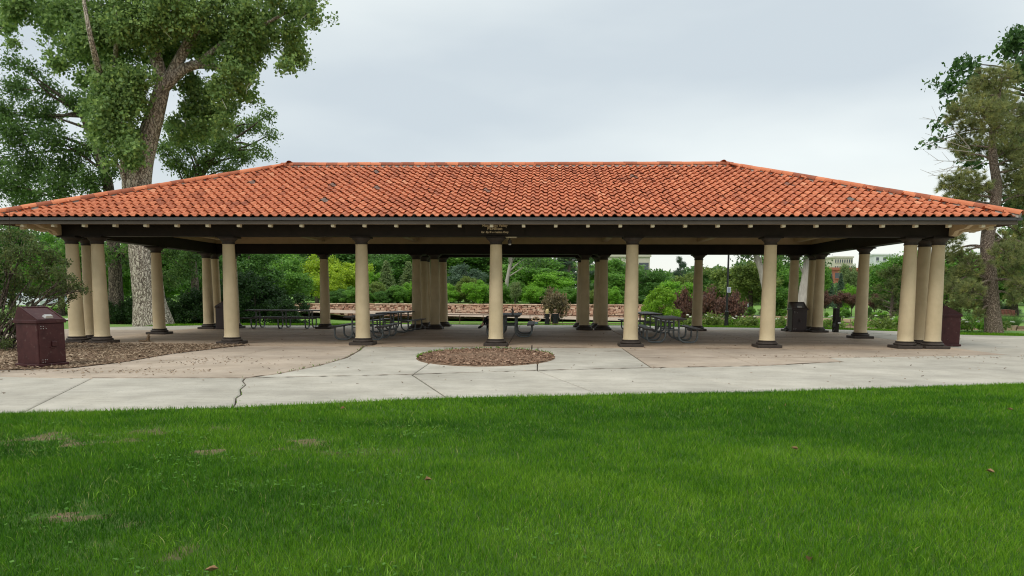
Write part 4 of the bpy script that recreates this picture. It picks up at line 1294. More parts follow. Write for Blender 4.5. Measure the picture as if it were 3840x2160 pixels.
# ------------------------------------------------------------------ vegetation builders
def leaves(clumps, n_per, size, droop=0.25, flat=0.35, shell=0.55, per_twig=9, twig=0.22, vb=(0.5, 0.2), aspect=0.62):
    """folded diamond leaves set in twig clusters inside ellipsoid clumps; returns V, F, v"""
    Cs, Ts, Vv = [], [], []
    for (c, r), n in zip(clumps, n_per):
        c = np.array(c, float); r = np.array(r, float) * np.ones(3)
        nt = max(3, int(n / per_twig))
        d = rng.normal(size=(nt, 3)); d /= np.linalg.norm(d, axis=1)[:, None]
        rad = (shell + (1 - shell) * rng.random(nt)) * rng.random(nt) ** 0.28
        tc = c + d * rad[:, None] * r
        tv_ = rng.normal(vb[0], vb[1] * 0.6, nt)
        k = np.repeat(np.arange(nt), per_twig)
        pos = tc[k] + rng.normal(size=(len(k), 3)) * twig * np.array([1, 1, 0.8])
        Cs.append(pos); Ts.append(d[k]); Vv.append(tv_[k] + rng.normal(0, vb[1], len(k)))
    C_ = np.concatenate(Cs); D_ = np.concatenate(Ts); vv = np.clip(np.concatenate(Vv), 0, 1)
    n = len(C_)
    u = rng.normal(size=(n, 3)) + D_ * 0.4; u[:, 2] -= droop * 2
    u /= np.linalg.norm(u, axis=1)[:, None]
    nn = rng.normal(size=(n, 3)) * (1 - flat) + np.array([0, 0, 1]) * flat + D_ * 0.35
    s = np.cross(u, nn); s /= np.linalg.norm(s, axis=1)[:, None] + 1e-9
    w = np.cross(s, u)
    sz = size * rng.uniform(0.45, 1.5, n)[:, None]
    a = C_ - u * sz * 0.5; b_ = C_ + u * sz * 0.5
    l_ = C_ - u * sz * 0.08 + s * sz * aspect / 2 + w * sz * 0.12; r_ = C_ - u * sz * 0.08 - s * sz * aspect / 2 + w * sz * 0.12
    V = np.stack([a, l_, b_, r_], 1).reshape(-1, 3)
    o = np.arange(n)[:, None] * 4
    F = np.concatenate([o + np.array([[0, 2, 1]]), o + np.array([[0, 3, 2]])], 0)
    return V, F, np.concatenate([vv, vv])


def bend(A, B, n=7, sag=0.12, jit=0.06):
    A, B = np.array(A, float), np.array(B, float)
    L_ = np.linalg.norm(B - A)
    pts = []
    off = rng.normal(size=3) * jit * L_
    for i in range(n):
        t = i / (n - 1)
        p = A + (B - A) * t
        p = p + off * math.sin(math.pi * t) + np.array([0, 0, sag * L_ * math.sin(math.pi * t)])
        pts.append(p)
    return pts


def bark_disp(a, s, amp=0.05, f=11):
    w = a * f / math.tau + 0.35 * math.sin(s * 2.3) + 0.8 * float(vnoise(s * 1.1, a * 1.2))
    return amp * (abs(math.sin(w * math.pi)) ** 0.6 - 0.6) + 0.06 * (float(vnoise(a * 1.5, s * 0.7)) - 0.5)


def crown_obj(name, clumps, n_per, size, parent, mat='leaf', **kw):
    V, F, v = leaves(clumps, n_per, size, **kw)
    return obj(name, np_mesh(name, V, F, mat, fv=v), parent)


def std_tree(kind, seed):
    """meshes (trunk, crown) of a 10 m tree of a kind, around the origin"""
    global rng
    keep = rng
    rng = np.random.default_rng(seed)
    R_ = random.Random(seed)
    q = MB()
    cl, npr = [], []
    bark = 'bark_dark'
    kw = dict(flat=0.12)
    size = 0.27
    if kind in ('round', 'tall'):
        rx, rz, cz = (3.7, 4.0, 5.6) if kind == 'round' else (2.3, 4.6, 5.2)
        tp = [(0, 0, -0.3), (R_.uniform(-.2, .2), R_.uniform(-.2, .2), 2.0), (R_.uniform(-.4, .4), R_.uniform(-.4, .4), 5.0), (R_.uniform(-.5, .5), 0, 8.0)]
        q.tube(tp, [0.36, 0.27, 0.2, 0.07], 8)
        for k in range(40):
            d = rng.normal(size=3); d /= np.linalg.norm(d)
            f = rng.random() ** 0.4 * 0.84
            c = np.array([0, 0, cz]) + d * f * np.array([rx, rx, rz])
            r = rng.uniform(0.8, 1.55)
            cl.append((c, (r, r, r * 0.95))); npr.append(int(330 * r * r))
            if k < 9:
                z0 = R_.uniform(1.9, 6.0)
                q.tube(bend((0, 0, z0), c, 5), [0.11, 0.09, 0.07, 0.05, 0.02], 5)
    elif kind == 'bush':
        size = 0.30
        for k in range(34):
            a = rng.uniform(0, math.tau); f = rng.random() ** 0.5
            zz = rng.uniform(0.8, 8.7)
            wd = 3.9 * math.sqrt(max(0.08, 1 - ((zz - 3.4) / 6.2) ** 2))
            c = np.array([math.cos(a) * f * wd, math.sin(a) * f * wd, zz])
            r = rng.uniform(1.0, 1.75)
            cl.append((c, (r, r, r * 1.15))); npr.append(int(300 * r * r))
            if k < 6:
                q.tube(bend((c[0] * 0.1, c[1] * 0.1, -0.3), c, 5), [0.12, 0.1, 0.08, 0.05, 0.02], 5)
    elif kind == 'spruce':
        size = 0.34
        q.tube([(0, 0, -0.3), (0, 0, 5), (0, 0, 9.9)], [0.22, 0.14, 0.03], 8)
        for k in range(120):
            t = (k + 0.5) / 120
            zz = 0.7 + t * 9.2
            R0 = 2.15 * (1 - t) ** 0.85 + 0.12
            a = k * 2.399 + R_.uniform(-0.3, 0.3)
            for f in (0.45, 0.85):
                c = np.array([math.cos(a) * R0 * f, math.sin(a) * R0 * f, zz - 0.28 * R0 * f])
                cl.append((c, (0.34 * R0 + 0.1, 0.34 * R0 + 0.1, 0.17))); npr.append(int(22 + 14 * R0))
            q.tube([(0, 0, zz), (math.cos(a) * R0, math.sin(a) * R0, zz - 0.3 * R0)], [0.035, 0.01], 4)
        kw = dict(droop=0.5, aspect=0.3, per_twig=6, twig=0.12, flat=0.5)
    elif kind == 'pine':
        size = 0.42
        q.tube([(0, 0, -0.3), (0.2, 0, 5), (0, 0.1, 9.8)], [0.3, 0.2, 0.04], 8)
        bark = 'bark_pine'
        for k in range(26):
            a = rng.uniform(0, math.tau); zz = rng.uniform(3.0, 9.6)
            R0 = 2.9 * (1 - (zz - 3) / 8.5) * rng.uniform(0.5, 1.0)
            c = np.array([math.cos(a) * R0, math.sin(a) * R0, zz + 0.15])
            cl.append((c, (0.95, 0.95, 0.5))); npr.append(220)
            q.tube(bend((0.1, 0, zz - 0.3), c, 5, 0.03), [0.09, 0.07, 0.05, 0.03, 0.02], 5)
        kw = dict(aspect=0.12, per_twig=14, twig=0.16, droop=-0.05)
    elif kind == 'plum':
        size = 0.42
        bark = 'bark_dark'
        q.tube([(0, 0, -0.6), (0.1, 0.05, 1.6), (0, 0, 3.2)], [0.3, 0.24, 0.2], 8)
        for k in range(30):
            d = rng.normal(size=3); d /= np.linalg.norm(d)
            f = rng.random() ** 0.4 * 0.82
            c = np.array([0, 0, 6.7]) + d * f * np.array([3.7, 3.7, 2.7])
            r = rng.uniform(0.6, 1.2)
            cl.append((c, (r, r, r * 0.9))); npr.append(int(230 * r * r))
            q.tube(bend((0, 0, 2.8), c, 5, 0.02), [0.13, 0.1, 0.08, 0.05, 0.02], 5)
        kw = dict(twig=0.4)
    V, F, v = leaves(cl, npr, size, **kw)
    cm = np_mesh('crown', V, F, 'leaf', fv=v)
    tm = q.mesh('trunk', bark, smooth=True)
    rng = keep
    return tm, cm


KINDS = {}
for kind, cnt in (('round', 4), ('tall', 2), ('bush', 4), ('spruce', 2), ('pine', 2), ('plum', 3)):
    KINDS[kind] = [std_tree(kind, 100 + 17 * i + len(kind) * 5) for i in range(cnt)]
COLS = {
    'yellow': (0.329, 0.451, 0.039), 'bright': (0.201, 0.409, 0.051), 'mid': (0.140, 0.293, 0.056), 'dark': (0.088, 0.193, 0.046),
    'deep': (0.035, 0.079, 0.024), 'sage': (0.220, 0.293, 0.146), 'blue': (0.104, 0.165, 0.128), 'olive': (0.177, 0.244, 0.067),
    'lime': (0.207, 0.366, 0.037), 'plum': (0.165, 0.088, 0.083), 'plumgreen': (0.195, 0.152, 0.104), 'pine': (0.146, 0.189, 0.073),
}
BAYS = [(300, 'at far left'), (862, 'in the first bay'), (1358, 'in the second bay'), (1861, 'in the third bay'),
        (2366, 'in the fourth bay'), (2882, 'in the fifth bay'), (3450, 'in the right end bay'), (9999, 'at far right')]
USED = {}


def plant(kind, px, top, Y, wpx, col, desc, name=None, cat='tree', base=None, group=None, zrot=None):
    """tree whose crown top stands at photo row 'top' and is wpx wide, at depth Y"""
    P_ = at(px, top, Y)
    zb = float(terrain(P_[0], Y)) if base is None else base
    H = P_[2] - zb
    W = wpx / FOC * Y
    i = USED.get(kind, 0); USED[kind] = i + 1
    tm, cm = KINDS[kind][i % len(KINDS[kind])]
    wide = {'round': 8.6, 'tall': 6.0, 'bush': 9.2, 'spruce': 4.6, 'pine': 6.8, 'plum': 8.6}[kind]
    bay = next(b_ for lim, b_ in BAYS if px < lim)
    r = empty(name or {'bush': 'shrub', 'spruce': 'spruce_tree', 'pine': 'pine_tree', 'plum': 'plum_tree'}.get(kind, 'tree'), (P_[0], Y, zb), random.uniform(0, 6.28) if zrot is None else zrot,
              desc + ', ' + bay, cat, group)
    r.scale = (W / wide, W / wide, H / 10.2)
    t = obj('trunk', tm, r)
    c = obj('crown', cm, r)
    c.color = (*COLS[col], 1)
    return r


# hillside wood beyond the wall, tallest at the back
TREES = [
    # kind, px, top, Y, width, colour, description
    ('round', 700, 850, 78, 300, 'dark', 'dark broadleaf tree far behind the cottonwood'),
    ('tall', 905, 860, 108, 230, 'dark', 'tall dark tree on the far slope'),
    ('round', 1040, 870, 112, 260, 'mid', 'mid green tree high on the far slope'),
    ('round', 1185, 925, 92, 170, 'yellow', 'yellow green leafy tree beside the back column'),
    ('round', 1230, 1010, 84, 130, 'yellow', 'lower yellow green tree just over the stone wall'),
    ('round', 1310, 962, 90, 175, 'yellow', 'broad yellow green tree on the slope'),
    ('tall', 1275, 870, 116, 220, 'dark', 'tall dark tree at the back of the wood'),
    ('round', 1405, 1000, 88, 110, 'bright', 'bright green tree right of the yellow ones'),
    ('spruce', 1448, 975, 87, 75, 'sage', 'grey green spruce standing alone'),
    ('spruce', 1532, 978, 89, 80, 'sage', 'grey green spruce near the clustered back columns'),
    ('round', 1490, 890, 112, 240, 'dark', 'dark broad tree behind the grey spruces'),
    ('tall', 1610, 880, 114, 220, 'mid', 'tall tree behind the clustered columns'),
    ('round', 1745, 985, 92, 150, 'blue', 'blue green tree above the bright shrubs'),
    ('round', 1790, 880, 116, 260, 'dark', 'dark tall tree at the back'),
    ('round', 1990, 940, 96, 260, 'mid', 'large drooping green tree with bare twigs'),
    ('round', 2070, 1005, 90, 150, 'bright', 'fresh green tree above the plum'),
    ('pine', 2140, 945, 100, 200, 'blue', 'dark pine at the right of the wood'),
    ('round', 1900, 870, 122, 280, 'dark', 'very tall dark tree behind the pale trunk'),
    ('tall', 2290, 955, 100, 120, 'mid', 'slim green tree hiding the cream building'),
    ('round', 2300, 1010, 92, 150, 'mid', 'round green tree below the cream building'),
    ('round', 2425, 992, 112, 130, 'dark', 'dark green tree with a low rounded top'),
    ('round', 2490, 1002, 118, 120, 'mid', 'small round tree in the far row'),
    ('pine', 2552, 958, 124, 70, 'blue', 'sparse conifer sticking out above the tree line'),
    ('round', 2620, 990, 110, 160, 'olive', 'olive green tree behind the back column'),
    ('round', 2545, 1040, 92, 150, 'bright', 'lighter green tree low behind the plums'),
    ('tall', 2700, 982, 108, 130, 'dark', 'dark slim tree left of the lamp post'),
    ('round', 2745, 975, 98, 150, 'olive', 'drooping olive tree right behind the lamp post'),
    ('round', 2825, 945, 88, 190, 'olive', 'broad willow like tree right of the lamp post'),
    ('round', 2925, 920, 94, 170, 'mid', 'tall cottonwood crown above the dark bin'),
    ('bush', 2920, 1075, 84, 110, 'mid', 'dense green shrub behind the dark bin'),
    ('round', 3060, 945, 110, 150, 'mid', 'tall green tree beside the paired back columns'),
    ('spruce', 3112, 1008, 120, 66, 'blue', 'blue spruce left of the brick building'),
    ('spruce', 3155, 1022, 116, 52, 'blue', 'smaller blue spruce before the brick building'),
    ('round', 3192, 960, 124, 90, 'sage', 'pale airy tree right of the brick building'),
    ('round', 3185, 1050, 96, 90, 'bright', 'bright green low tree behind the plum row'),
    ('round', 3275, 985, 104, 120, 'sage', 'grey green tree below the white tower'),
    ('round', 3370, 925, 86, 190, 'mid', 'tall rounded maple left of the corner columns'),
    ('pine', 3350, 975, 52, 150, 'pine', 'drooping long needled pine'),
    ('round', 3560, 900, 92, 260, 'mid', 'broad green tree behind the pine branches'),
    ('round', 3700, 940, 100, 240, 'bright', 'light green tree behind the pine trunk'),
    ('round', 3830, 880, 90, 260, 'mid', 'dense tree at the right edge of the park'),
    ('round', 3960, 760, 70, 360, 'dark', 'dark tree partly outside the right edge'),
    ('spruce', 3790, 1130, 100, 60, 'blue', 'little blue spruce behind the park bench'),
    ('tall', 3745, 1120, 104, 44, 'sage', 'pale feathery shrub tree left of the little spruce'),
]
for k_, px, top, Y, wpx, col, desc in TREES:
    plant(k_, px, top, Y, wpx * (1.35 if px < 3000 or px > 3330 else 0.95), col, desc, group='trees beyond the pond' if px < 3000 else 'trees across the park')
# far wood behind, one mass
cl_, np_ = [], []
for k in range(760):
    px = rng.uniform(-500, 4400)
    topy = np.interp(px, [-500, 300, 800, 1300, 2200, 2330, 2440, 2720, 2800, 3000, 3060, 3230, 3290, 3400, 4400], [800, 820, 860, 870, 900, 985, 1010, 1010, 985, 970, 1072, 1072, 1010, 985, 900])
    Y = rng.uniform(135, 165)
    py = topy + 12 + (1108 - topy - 12) * rng.random() ** 0.7
    c = at(px, py, Y)
    r = rng.uniform(1.6, 3.2)
    cl_.append((c, (r, r, r * 0.7))); np_.append(int(34 * r * r))
V, F, v = leaves(cl_, np_, 0.82, twig=0.5)
fw = obj('far_wood', np_mesh('far_wood', V, F, 'leaf', fv=v)); fw['kind'] = 'stuff'; fw.color = (0.12, 0.22, 0.08, 1)
tag(fw, 'distant green wood closing off the view behind the park', 'wood')
# shrub belt right behind the stone wall
row = [(1262, 1092, 80, 100, 'dark'), (1330, 1075, 79, 110, 'mid'), (1400, 1060, 82, 90, 'olive'), (1440, 1088, 78.5, 80, 'dark'), (1492, 1068, 79.5, 95, 'mid'), (1545, 1060, 80.5, 90, 'bright'),
       (1600, 1072, 79, 95, 'mid'), (1665, 1080, 79, 90, 'bright'), (1722, 1062, 81, 85, 'olive'), (1782, 1048, 79, 105, 'bright'), (1838, 1078, 79, 80, 'mid'), (1893, 1062, 80, 70, 'mid'), (1992, 1070, 79, 90, 'bright'),
       (2050, 1085, 80, 100, 'mid'), (2110, 1092, 79, 100, 'mid'), (2172, 1080, 80, 100, 'mid'), (2235, 1085, 79, 90, 'olive'), (2290, 1075, 79, 85, 'bright'), (2330, 1090, 80, 70, 'mid'), (2400, 1112, 80, 80, 'dark')]
full = []
for i_, (px, top, Y, w, col) in enumerate(row):
    full.append((px, top, Y, w, col))
    if i_ < len(row) - 1:
        q2 = row[i_ + 1]
        full.append(((px + q2[0]) / 2, (top + q2[1]) / 2 + rng.uniform(-16, 14), Y + 1.6, (w + q2[3]) / 2, 'mid' if col == q2[4] else col))
ORD = 'first second third fourth fifth sixth seventh eighth ninth tenth eleventh twelfth thirteenth fourteenth fifteenth sixteenth seventeenth eighteenth nineteenth twentieth'.split()
ADJ = dict(dark='dark green', mid='mid green', olive='olive green', bright='bright green')
for i_, (px, top, Y, w, col) in enumerate(full):
    lab = ('%s shrub from the left' % ORD[i_] if i_ < 20 else '%s shrub from the right' % ORD[len(full) - 1 - i_]) + ' on the stone wall top, ' + ADJ[col]
    plant('bush', px, top - 8, Y, w * 1.08, col, lab, cat='shrub', group='shrubs along the stone wall')
plant('tall', 1932, 1036, 78.6, 52, 'sage', 'slender pale sapling on top of the stone wall', group='shrubs along the stone wall')
# near ornamental trees between pavilion and water
plant('plum', 2082, 1046, 49.5, 128, 'plumgreen', 'purple leaved plum tree behind the two standing women', group='purple plum trees')
plant('plum', 2568, 1062, 47, 105, 'plum', 'purple plum half hidden by the back column', group='purple plum trees')
plant('plum', 2678, 1058, 46.5, 135, 'plum', 'purple plum just left of the lamp post', group='purple plum trees')
plant('plum', 2758, 1060, 47.5, 125, 'plum', 'purple plum just right of the lamp post', group='purple plum trees')
plant('plum', 3098, 1083, 84, 50, 'plum', 'small purple plum beside the paired columns', group='purple plum trees')
plant('plum', 3148, 1084, 85, 88, 'plum', 'round purple plum across the pond left of the side column', group='purple plum trees')
plant('plum', 3198, 1086, 86, 66, 'plum', 'purple plum touching the side column', group='purple plum trees')
plant('plum', 3283, 1096, 84, 68, 'plum', 'purple plum right of the side column', group='purple plum trees')
plant('bush', 2478, 1066, 44.5, 165, 'lime', 'yellow green young tree with a bushy crown behind the picnic tables', 'small_tree', 'tree')
for px, top, Y, w, col, nm in ((2860, 1142, 84, 40, 'sage', 'grey green mound'), (2815, 1148, 84, 44, 'mid', 'low green mound'), (2935, 1156, 83, 50, 'bright', 'bright spreading'), (3172, 1158, 82, 50, 'mid', 'flat green'), (3102, 1168, 82, 18, 'bright', 'tiny bright'),
                               (3158, 1150, 83, 26, 'bright', 'upright bright'), (3305, 1165, 80, 66, 'bright', 'wide bright green'), (3262, 1150, 82, 30, 'dark', 'dark small')):
    plant('bush', px, top, Y, w, col, nm + ' shrub on the mulch across the pond', cat='shrub', group='shrubs on the far bank')

# left side: dark wood and hedge behind the cottonwood
for k_, px, top, Y, w, col, desc, cat in (
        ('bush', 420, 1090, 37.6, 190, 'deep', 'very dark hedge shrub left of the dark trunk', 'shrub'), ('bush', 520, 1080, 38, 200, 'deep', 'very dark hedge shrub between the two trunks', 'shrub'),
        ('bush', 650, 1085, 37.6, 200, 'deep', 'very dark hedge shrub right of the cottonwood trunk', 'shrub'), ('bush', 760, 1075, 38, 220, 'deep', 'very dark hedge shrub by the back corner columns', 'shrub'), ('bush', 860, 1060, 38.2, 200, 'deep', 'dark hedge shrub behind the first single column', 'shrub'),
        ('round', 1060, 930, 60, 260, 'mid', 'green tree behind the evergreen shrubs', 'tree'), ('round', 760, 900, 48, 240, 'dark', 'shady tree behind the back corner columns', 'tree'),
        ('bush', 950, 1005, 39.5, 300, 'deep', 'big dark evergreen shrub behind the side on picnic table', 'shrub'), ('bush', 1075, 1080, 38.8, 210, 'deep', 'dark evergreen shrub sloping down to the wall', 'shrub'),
        ('round', 930, 900, 52, 330, 'dark', 'dark leafy tree over the evergreen shrub', 'tree'), ('round', 600, 880, 56, 360, 'mid', 'green tree filling the gap behind the left columns', 'tree'), ('round', 420, 860, 50, 300, 'mid', 'green tree beyond the dark trunk', 'tree'),
        ('round', 210, 830, 48, 330, 'mid', 'light green tree behind the near left shrub', 'tree'), ('round', 20, 800, 52, 320, 'dark', 'dark tree at the left edge', 'tree'), ('bush', 225, 1150, 50, 160, 'bright', 'low bright green hedge', 'shrub'),
        ('bush', 80, 1145, 58, 180, 'dark', 'low dark hedge by the parked cars', 'shrub')):
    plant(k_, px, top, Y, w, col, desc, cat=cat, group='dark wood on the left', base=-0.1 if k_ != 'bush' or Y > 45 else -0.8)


# ------------------------------------------------------------------ big cottonwood behind the left end
def px_path(pts, Y):
    return [at(x, y, Y + (d[0] if d else 0)) for x, y, *d in pts]


def smooth_path(pts, rad, n=40):
    pts = np.array(pts); t = np.linspace(0, 1, len(pts)); tt = np.linspace(0, 1, n)
    out = np.stack([np.interp(tt, t, pts[:, k]) for k in range(3)], 1)
    for _ in range(max(2, n // 8)):
        out[1:-1] = 0.25 * out[:-2] + 0.5 * out[1:-1] + 0.25 * out[2:]
    return list(out), list(np.interp(tt, t, rad))


CY = 34.4
cot = empty('cottonwood_tree', tuple(at(575, 1222, CY) * np.array([1, 1, 0])), 0, 'huge cottonwood with furrowed grey bark rising behind the left end of the roof', 'tree')
cl0 = np.array(cot.location)


def rel(pts):
    return [np.array(p) - cl0 for p in pts]


q = MB()
tp = px_path([(578, 1230), (560, 1130), (538, 930), (520, 760), (512, 690), (532, 590), (566, 480), (600, 360), (618, 290)], CY)
pth, rd = smooth_path(rel(tp), [0.92, 0.66, 0.61, 0.58, 0.60, 0.50, 0.41, 0.33, 0.28], 110)
q.tube(pth, rd, 72, disp=lambda a, s: bark_disp(a, s, 0.10, 17))
q.build('trunk', 'bark_cotton', cot, smooth='all')
limbs = [([(500, 650), (455, 560), (428, 500), (400, 400), (380, 300, -1.5), (340, 150, -3), (300, -80, -3)], [0.30, 0.27, 0.25, 0.2, 0.16, 0.1, 0.05]),
         ([(612, 310), (580, 200), (548, 110), (560, 30), (620, -120), (640, -260)], [0.30, 0.26, 0.22, 0.2, 0.14, 0.08]),
         ([(610, 330), (680, 260), (740, 240), (800, 245), (860, 280), (890, 300)], [0.28, 0.22, 0.19, 0.17, 0.13, 0.08]),
         ([(625, 310), (690, 190), (760, 60), (820, -60), (900, -200)], [0.26, 0.22, 0.18, 0.14, 0.07]),
         ([(740, 240), (820, 170), (940, 120), (1050, 60), (1130, 20)], [0.13, 0.11, 0.09, 0.06, 0.03]),
         ([(560, 120), (450, 40), (300, 0), (150, -20)], [0.14, 0.12, 0.08, 0.04]),
         ([(400, 400), (430, 250), (440, 100, -2), (430, 20, -2)], [0.12, 0.1, 0.08, 0.04])]
for pts, rad in limbs:
    pth, rd = smooth_path(rel(px_path(pts, CY)), rad, 26)
    q = MB(); q.tube(pth, rd, 20, disp=lambda a, s: bark_disp(a, s, 0.07, 9)); q.build('limb', 'bark_cotton', cot, smooth='all')
# old wound on the left of the fork
wp = at(448, 600, CY - 0.66) - cl0
q = MB()
for k in range(26):
    a = math.tau * k / 26
    pass
ring = [(0.20 * math.cos(math.tau * k / 16) * 0.75, -0.02 * math.sin(k), 0.30 * math.sin(math.tau * k / 16)) for k in range(17)]
q.tube([wp + np.array(p_) for p_ in ring], 0.075, 8)
q.tube([wp + np.array((0.05, 0, -0.3)), wp + np.array((0.1, 0.05, -0.7)), wp + np.array((0.12, 0.12, -1.2))], [0.09, 0.11, 0.04], 8)
q.build('bark_knot', 'bark_cotton', cot, smooth=True)
CL = [(1135, 35, 72), (1180, 62, 32), (1085, 130, 62), (1100, 205, 55), (1075, 240, 32), (1000, 70, 85), (985, 170, 62), (905, 50, 95), (900, 145, 70), (860, 215, 62), (930, 240, 40), (900, 285, 42), (800, 95, 90), (715, 40, 95), (690, 150, 80), (640, 240, 58), (760, 190, 60),
      (705, 320, 52), (755, 355, 62), (830, 350, 62), (885, 330, 45), (940, 362, 30), (860, 400, 48), (800, 420, 60), (720, 420, 62), (690, 500, 48), (770, 480, 52), (840, 460, 40), 
      (610, 60, 95), (520, 70, 100), (600, 165, 70), (470, 170, 90), (380, 60, 95), (400, 230, 85), (330, 150, 85), (430, 320, 85), (350, 300, 70), (500, 300, 60), (480, 400, 75), (400, 420, 72), (345, 400, 48), (420, 500, 60), (470, 490, 56), (505, 560, 42), (490, 600, 28), (350, 480, 40), (370, 540, 32),
      (250, 60, 90), (280, 180, 60), (160, 30, 80), (70, 30, 70), (230, 240, 45), (20, 90, 40),
      (150, -90, 110), (320, -90, 120), (500, -100, 130), (680, -100, 130), (860, -90, 120), (1010, -70, 110), (1120, -60, 80), (250, -250, 140), (480, -280, 150), (720, -280, 150), (930, -230, 120), (600, -430, 150)]
clumps, nper = [], []
FRONT = {(505, 560), (490, 600), (480, 400), (420, 500), (470, 490), (400, 420), (430, 320), (500, 300), (520, 70)}
for x, y, r in CL:
    dy = rng.uniform(-1.9, 2.2)
    if (x, y) in FRONT:
        dy = -1.5
    if (x, y) in ((640, 240), (600, 165), (690, 500), (760, 190), (705, 320), (755, 355), (720, 420), (690, 150)):
        dy = 1.6
    c = at(x, y, CY + dy) - cl0
    R_ = r / FOC * CY * 1.12
    clumps.append((c, (R_, R_ * 1.1, R_ * 0.95))); nper.append(int((1200 if y > -60 else 400) * R_ * R_))
    for _ in range(3):
        c2 = c + rng.normal(size=3) * R_ * np.array([0.62, 0.5, 0.62]); r2 = R_ * rng.uniform(0.35, 0.62)
        clumps.append((c2, (r2, r2, r2))); nper.append(int((1500 if y > -60 else 500) * r2 * r2))
print('cottonwood leaves', sum(nper))
cw = crown_obj('crown', clumps, nper, 0.132, cot, droop=0.3, flat=0.2, per_twig=10, twig=0.15, shell=0.35, vb=(0.5, 0.22), aspect=0.85)
cw.color = (0.215, 0.325, 0.125, 1)
tw = MB()
for (c, r) in clumps:
    if rng.random() < 0.12:
        a = c + rng.normal(size=3) * r[0] * 0.3
        b_ = c + rng.normal(size=3) * r[0] * 1.0 - np.array([0, 0, r[2] * 0.6])
        tw.tube(bend(a, b_, 5, 0.05), [0.018, 0.016, 0.014, 0.012, 0.008], 5)
tw.build('twigs', 'bark_pale', cot, smooth=True)['kind'] = 'stuff'


def free_tree(name, label, base, trunk_pts, trunk_r, CLs, Y, size, col, dens, bark='bark_dark', spread=1.5, seg=24, group=None, limb_r=0.09, shell=0.4, **kw):
    root = empty(name, tuple(base), 0, label, 'tree', group)
    o_ = np.array(base, float)
    q = MB()
    pth, rd = smooth_path([at(*p[:2], Y + (p[2] if len(p) > 2 else 0)) - o_ for p in trunk_pts], trunk_r, 40)
    q.tube(pth, rd, seg, disp=lambda a, s: bark_disp(a, s, 0.09, 13))
    cl_, n_ = [], []
    for x, y, r in CLs:
        c = at(x, y, Y + rng.uniform(-spread, spread)) - o_
        R_ = r / FOC * Y
        cl_.append((c, (R_, R_, R_ * 0.85))); n_.append(int(dens * R_ * R_))
        k = min(range(len(pth)), key=lambda i: np.linalg.norm(pth[i] - (c - np.array([0, 0, 1.0 + R_]))))
        k = max(k, len(pth) // 3)
        q.tube(bend(pth[k], c, 7, 0.06), list(np.linspace(limb_r, limb_r * 0.2, 7)), 6)
    q.build('trunk', bark, root, smooth='all')
    cr_ = crown_obj('crown', cl_, n_, size, root, shell=shell, **kw)
    cr_.color = (*col, 1)
    return root


b0 = at(436, 1222, 36.5); b0[2] = -0.05
free_tree('walnut_tree', 'dark trunked shade tree left of the big cottonwood', b0, [(436, 1226), (436, 1100), (428, 950), (420, 800), (400, 650), (350, 520), (300, 420)], [0.42, 0.32, 0.29, 0.27, 0.24, 0.18, 0.1],
          [(390, 960, 45), (460, 985, 42), (500, 940, 40), (640, 950, 50), (690, 1010, 55), (640, 1050, 40), (730, 950, 50), (60, 330, 70), (150, 420, 85), (60, 500, 90), (190, 520, 80), (110, 620, 100), (250, 620, 85), (30, 690, 90), (330, 560, 60), (180, 330, 50), (280, 380, 50), (20, 420, 60), (210, 700, 85), (330, 680, 70), (410, 640, 50), (100, 740, 80), (400, 560, 45), (40, 230, 40), (110, 260, 40), (-60, 400, 90), (-60, 600, 100)], 37.5, 0.17, (0.105, 0.190, 0.058), 1300, per_twig=8, twig=0.2, aspect=0.42)
b0 = at(735, 1210, 43); b0[2] = -0.05
free_tree('ash_tree', 'leafy tree right behind the cottonwood with a bare twig toward the sky', b0, [(735, 1215), (735, 1100), (720, 960), (700, 800), (760, 650), (820, 560)], [0.26, 0.21, 0.2, 0.18, 0.14, 0.08],
          [(640, 480, 45), (700, 545, 60), (760, 500, 60), (830, 545, 70), (885, 480, 48), (955, 470, 48), (1000, 432, 32), (1015, 500, 30), (905, 585, 55), (660, 610, 50), (780, 610, 60), (965, 560, 30), (720, 650, 50), (1000, 580, 20), (620, 560, 50), (860, 640, 50)], 43, 0.17, (0.150, 0.240, 0.080), 1250, per_twig=8, twig=0.2, aspect=0.45)
b0 = at(2846, 1120, 82); b0[2] = float(terrain(b0[0], 82)) - 0.1
free_tree('leaning_cottonwood', 'pale leaning trunk seen beside the fifth front column, with a green crown', b0, [(2885, 1150), (2872, 1080), (2858, 1020), (2838, 965), (2815, 900)], [0.5, 0.42, 0.36, 0.3, 0.2],
          [(2790, 940, 60), (2850, 900, 80), (2920, 930, 60), (2760, 880, 70), (2900, 960, 40)], 82, 0.3, (0.085, 0.155, 0.055), 120, 'bark_pale', spread=2.5, twig=0.3)
b0 = at(3012, 1160, 78); b0[2] = float(terrain(b0[0], 78)) - 0.1
free_tree('pale_trunk_tree', 'tree with a pale flared trunk seen between the dark bin and paired columns', b0, [(3005, 1185), (3014, 1120), (3022, 1050), (3030, 960), (3036, 900)], [0.9, 0.6, 0.46, 0.4, 0.3],
          [(2990, 940, 60), (3060, 920, 70), (2960, 975, 35), (3075, 985, 30), (3040, 880, 80)], 78, 0.3, (0.085, 0.155, 0.055), 130, 'bark_pale', spread=2.0, twig=0.3)
b0 = at(1905, 1110, 84); b0[2] = float(terrain(b0[0], 84)) - 0.1
free_tree('bare_trunk_tree', 'tree with a tall pale bare trunk just right of the middle column', b0, [(1900, 1120), (1900, 1060), (1912, 1000), (1918, 960), (1935, 880)], [0.24, 0.2, 0.18, 0.16, 0.1],
          [(1960, 930, 60), (1900, 900, 60), (1985, 985, 50), (2030, 960, 50)], 84, 0.3, (0.085, 0.155, 0.06), 110, 'bark_pale', spread=1.5, twig=0.3)
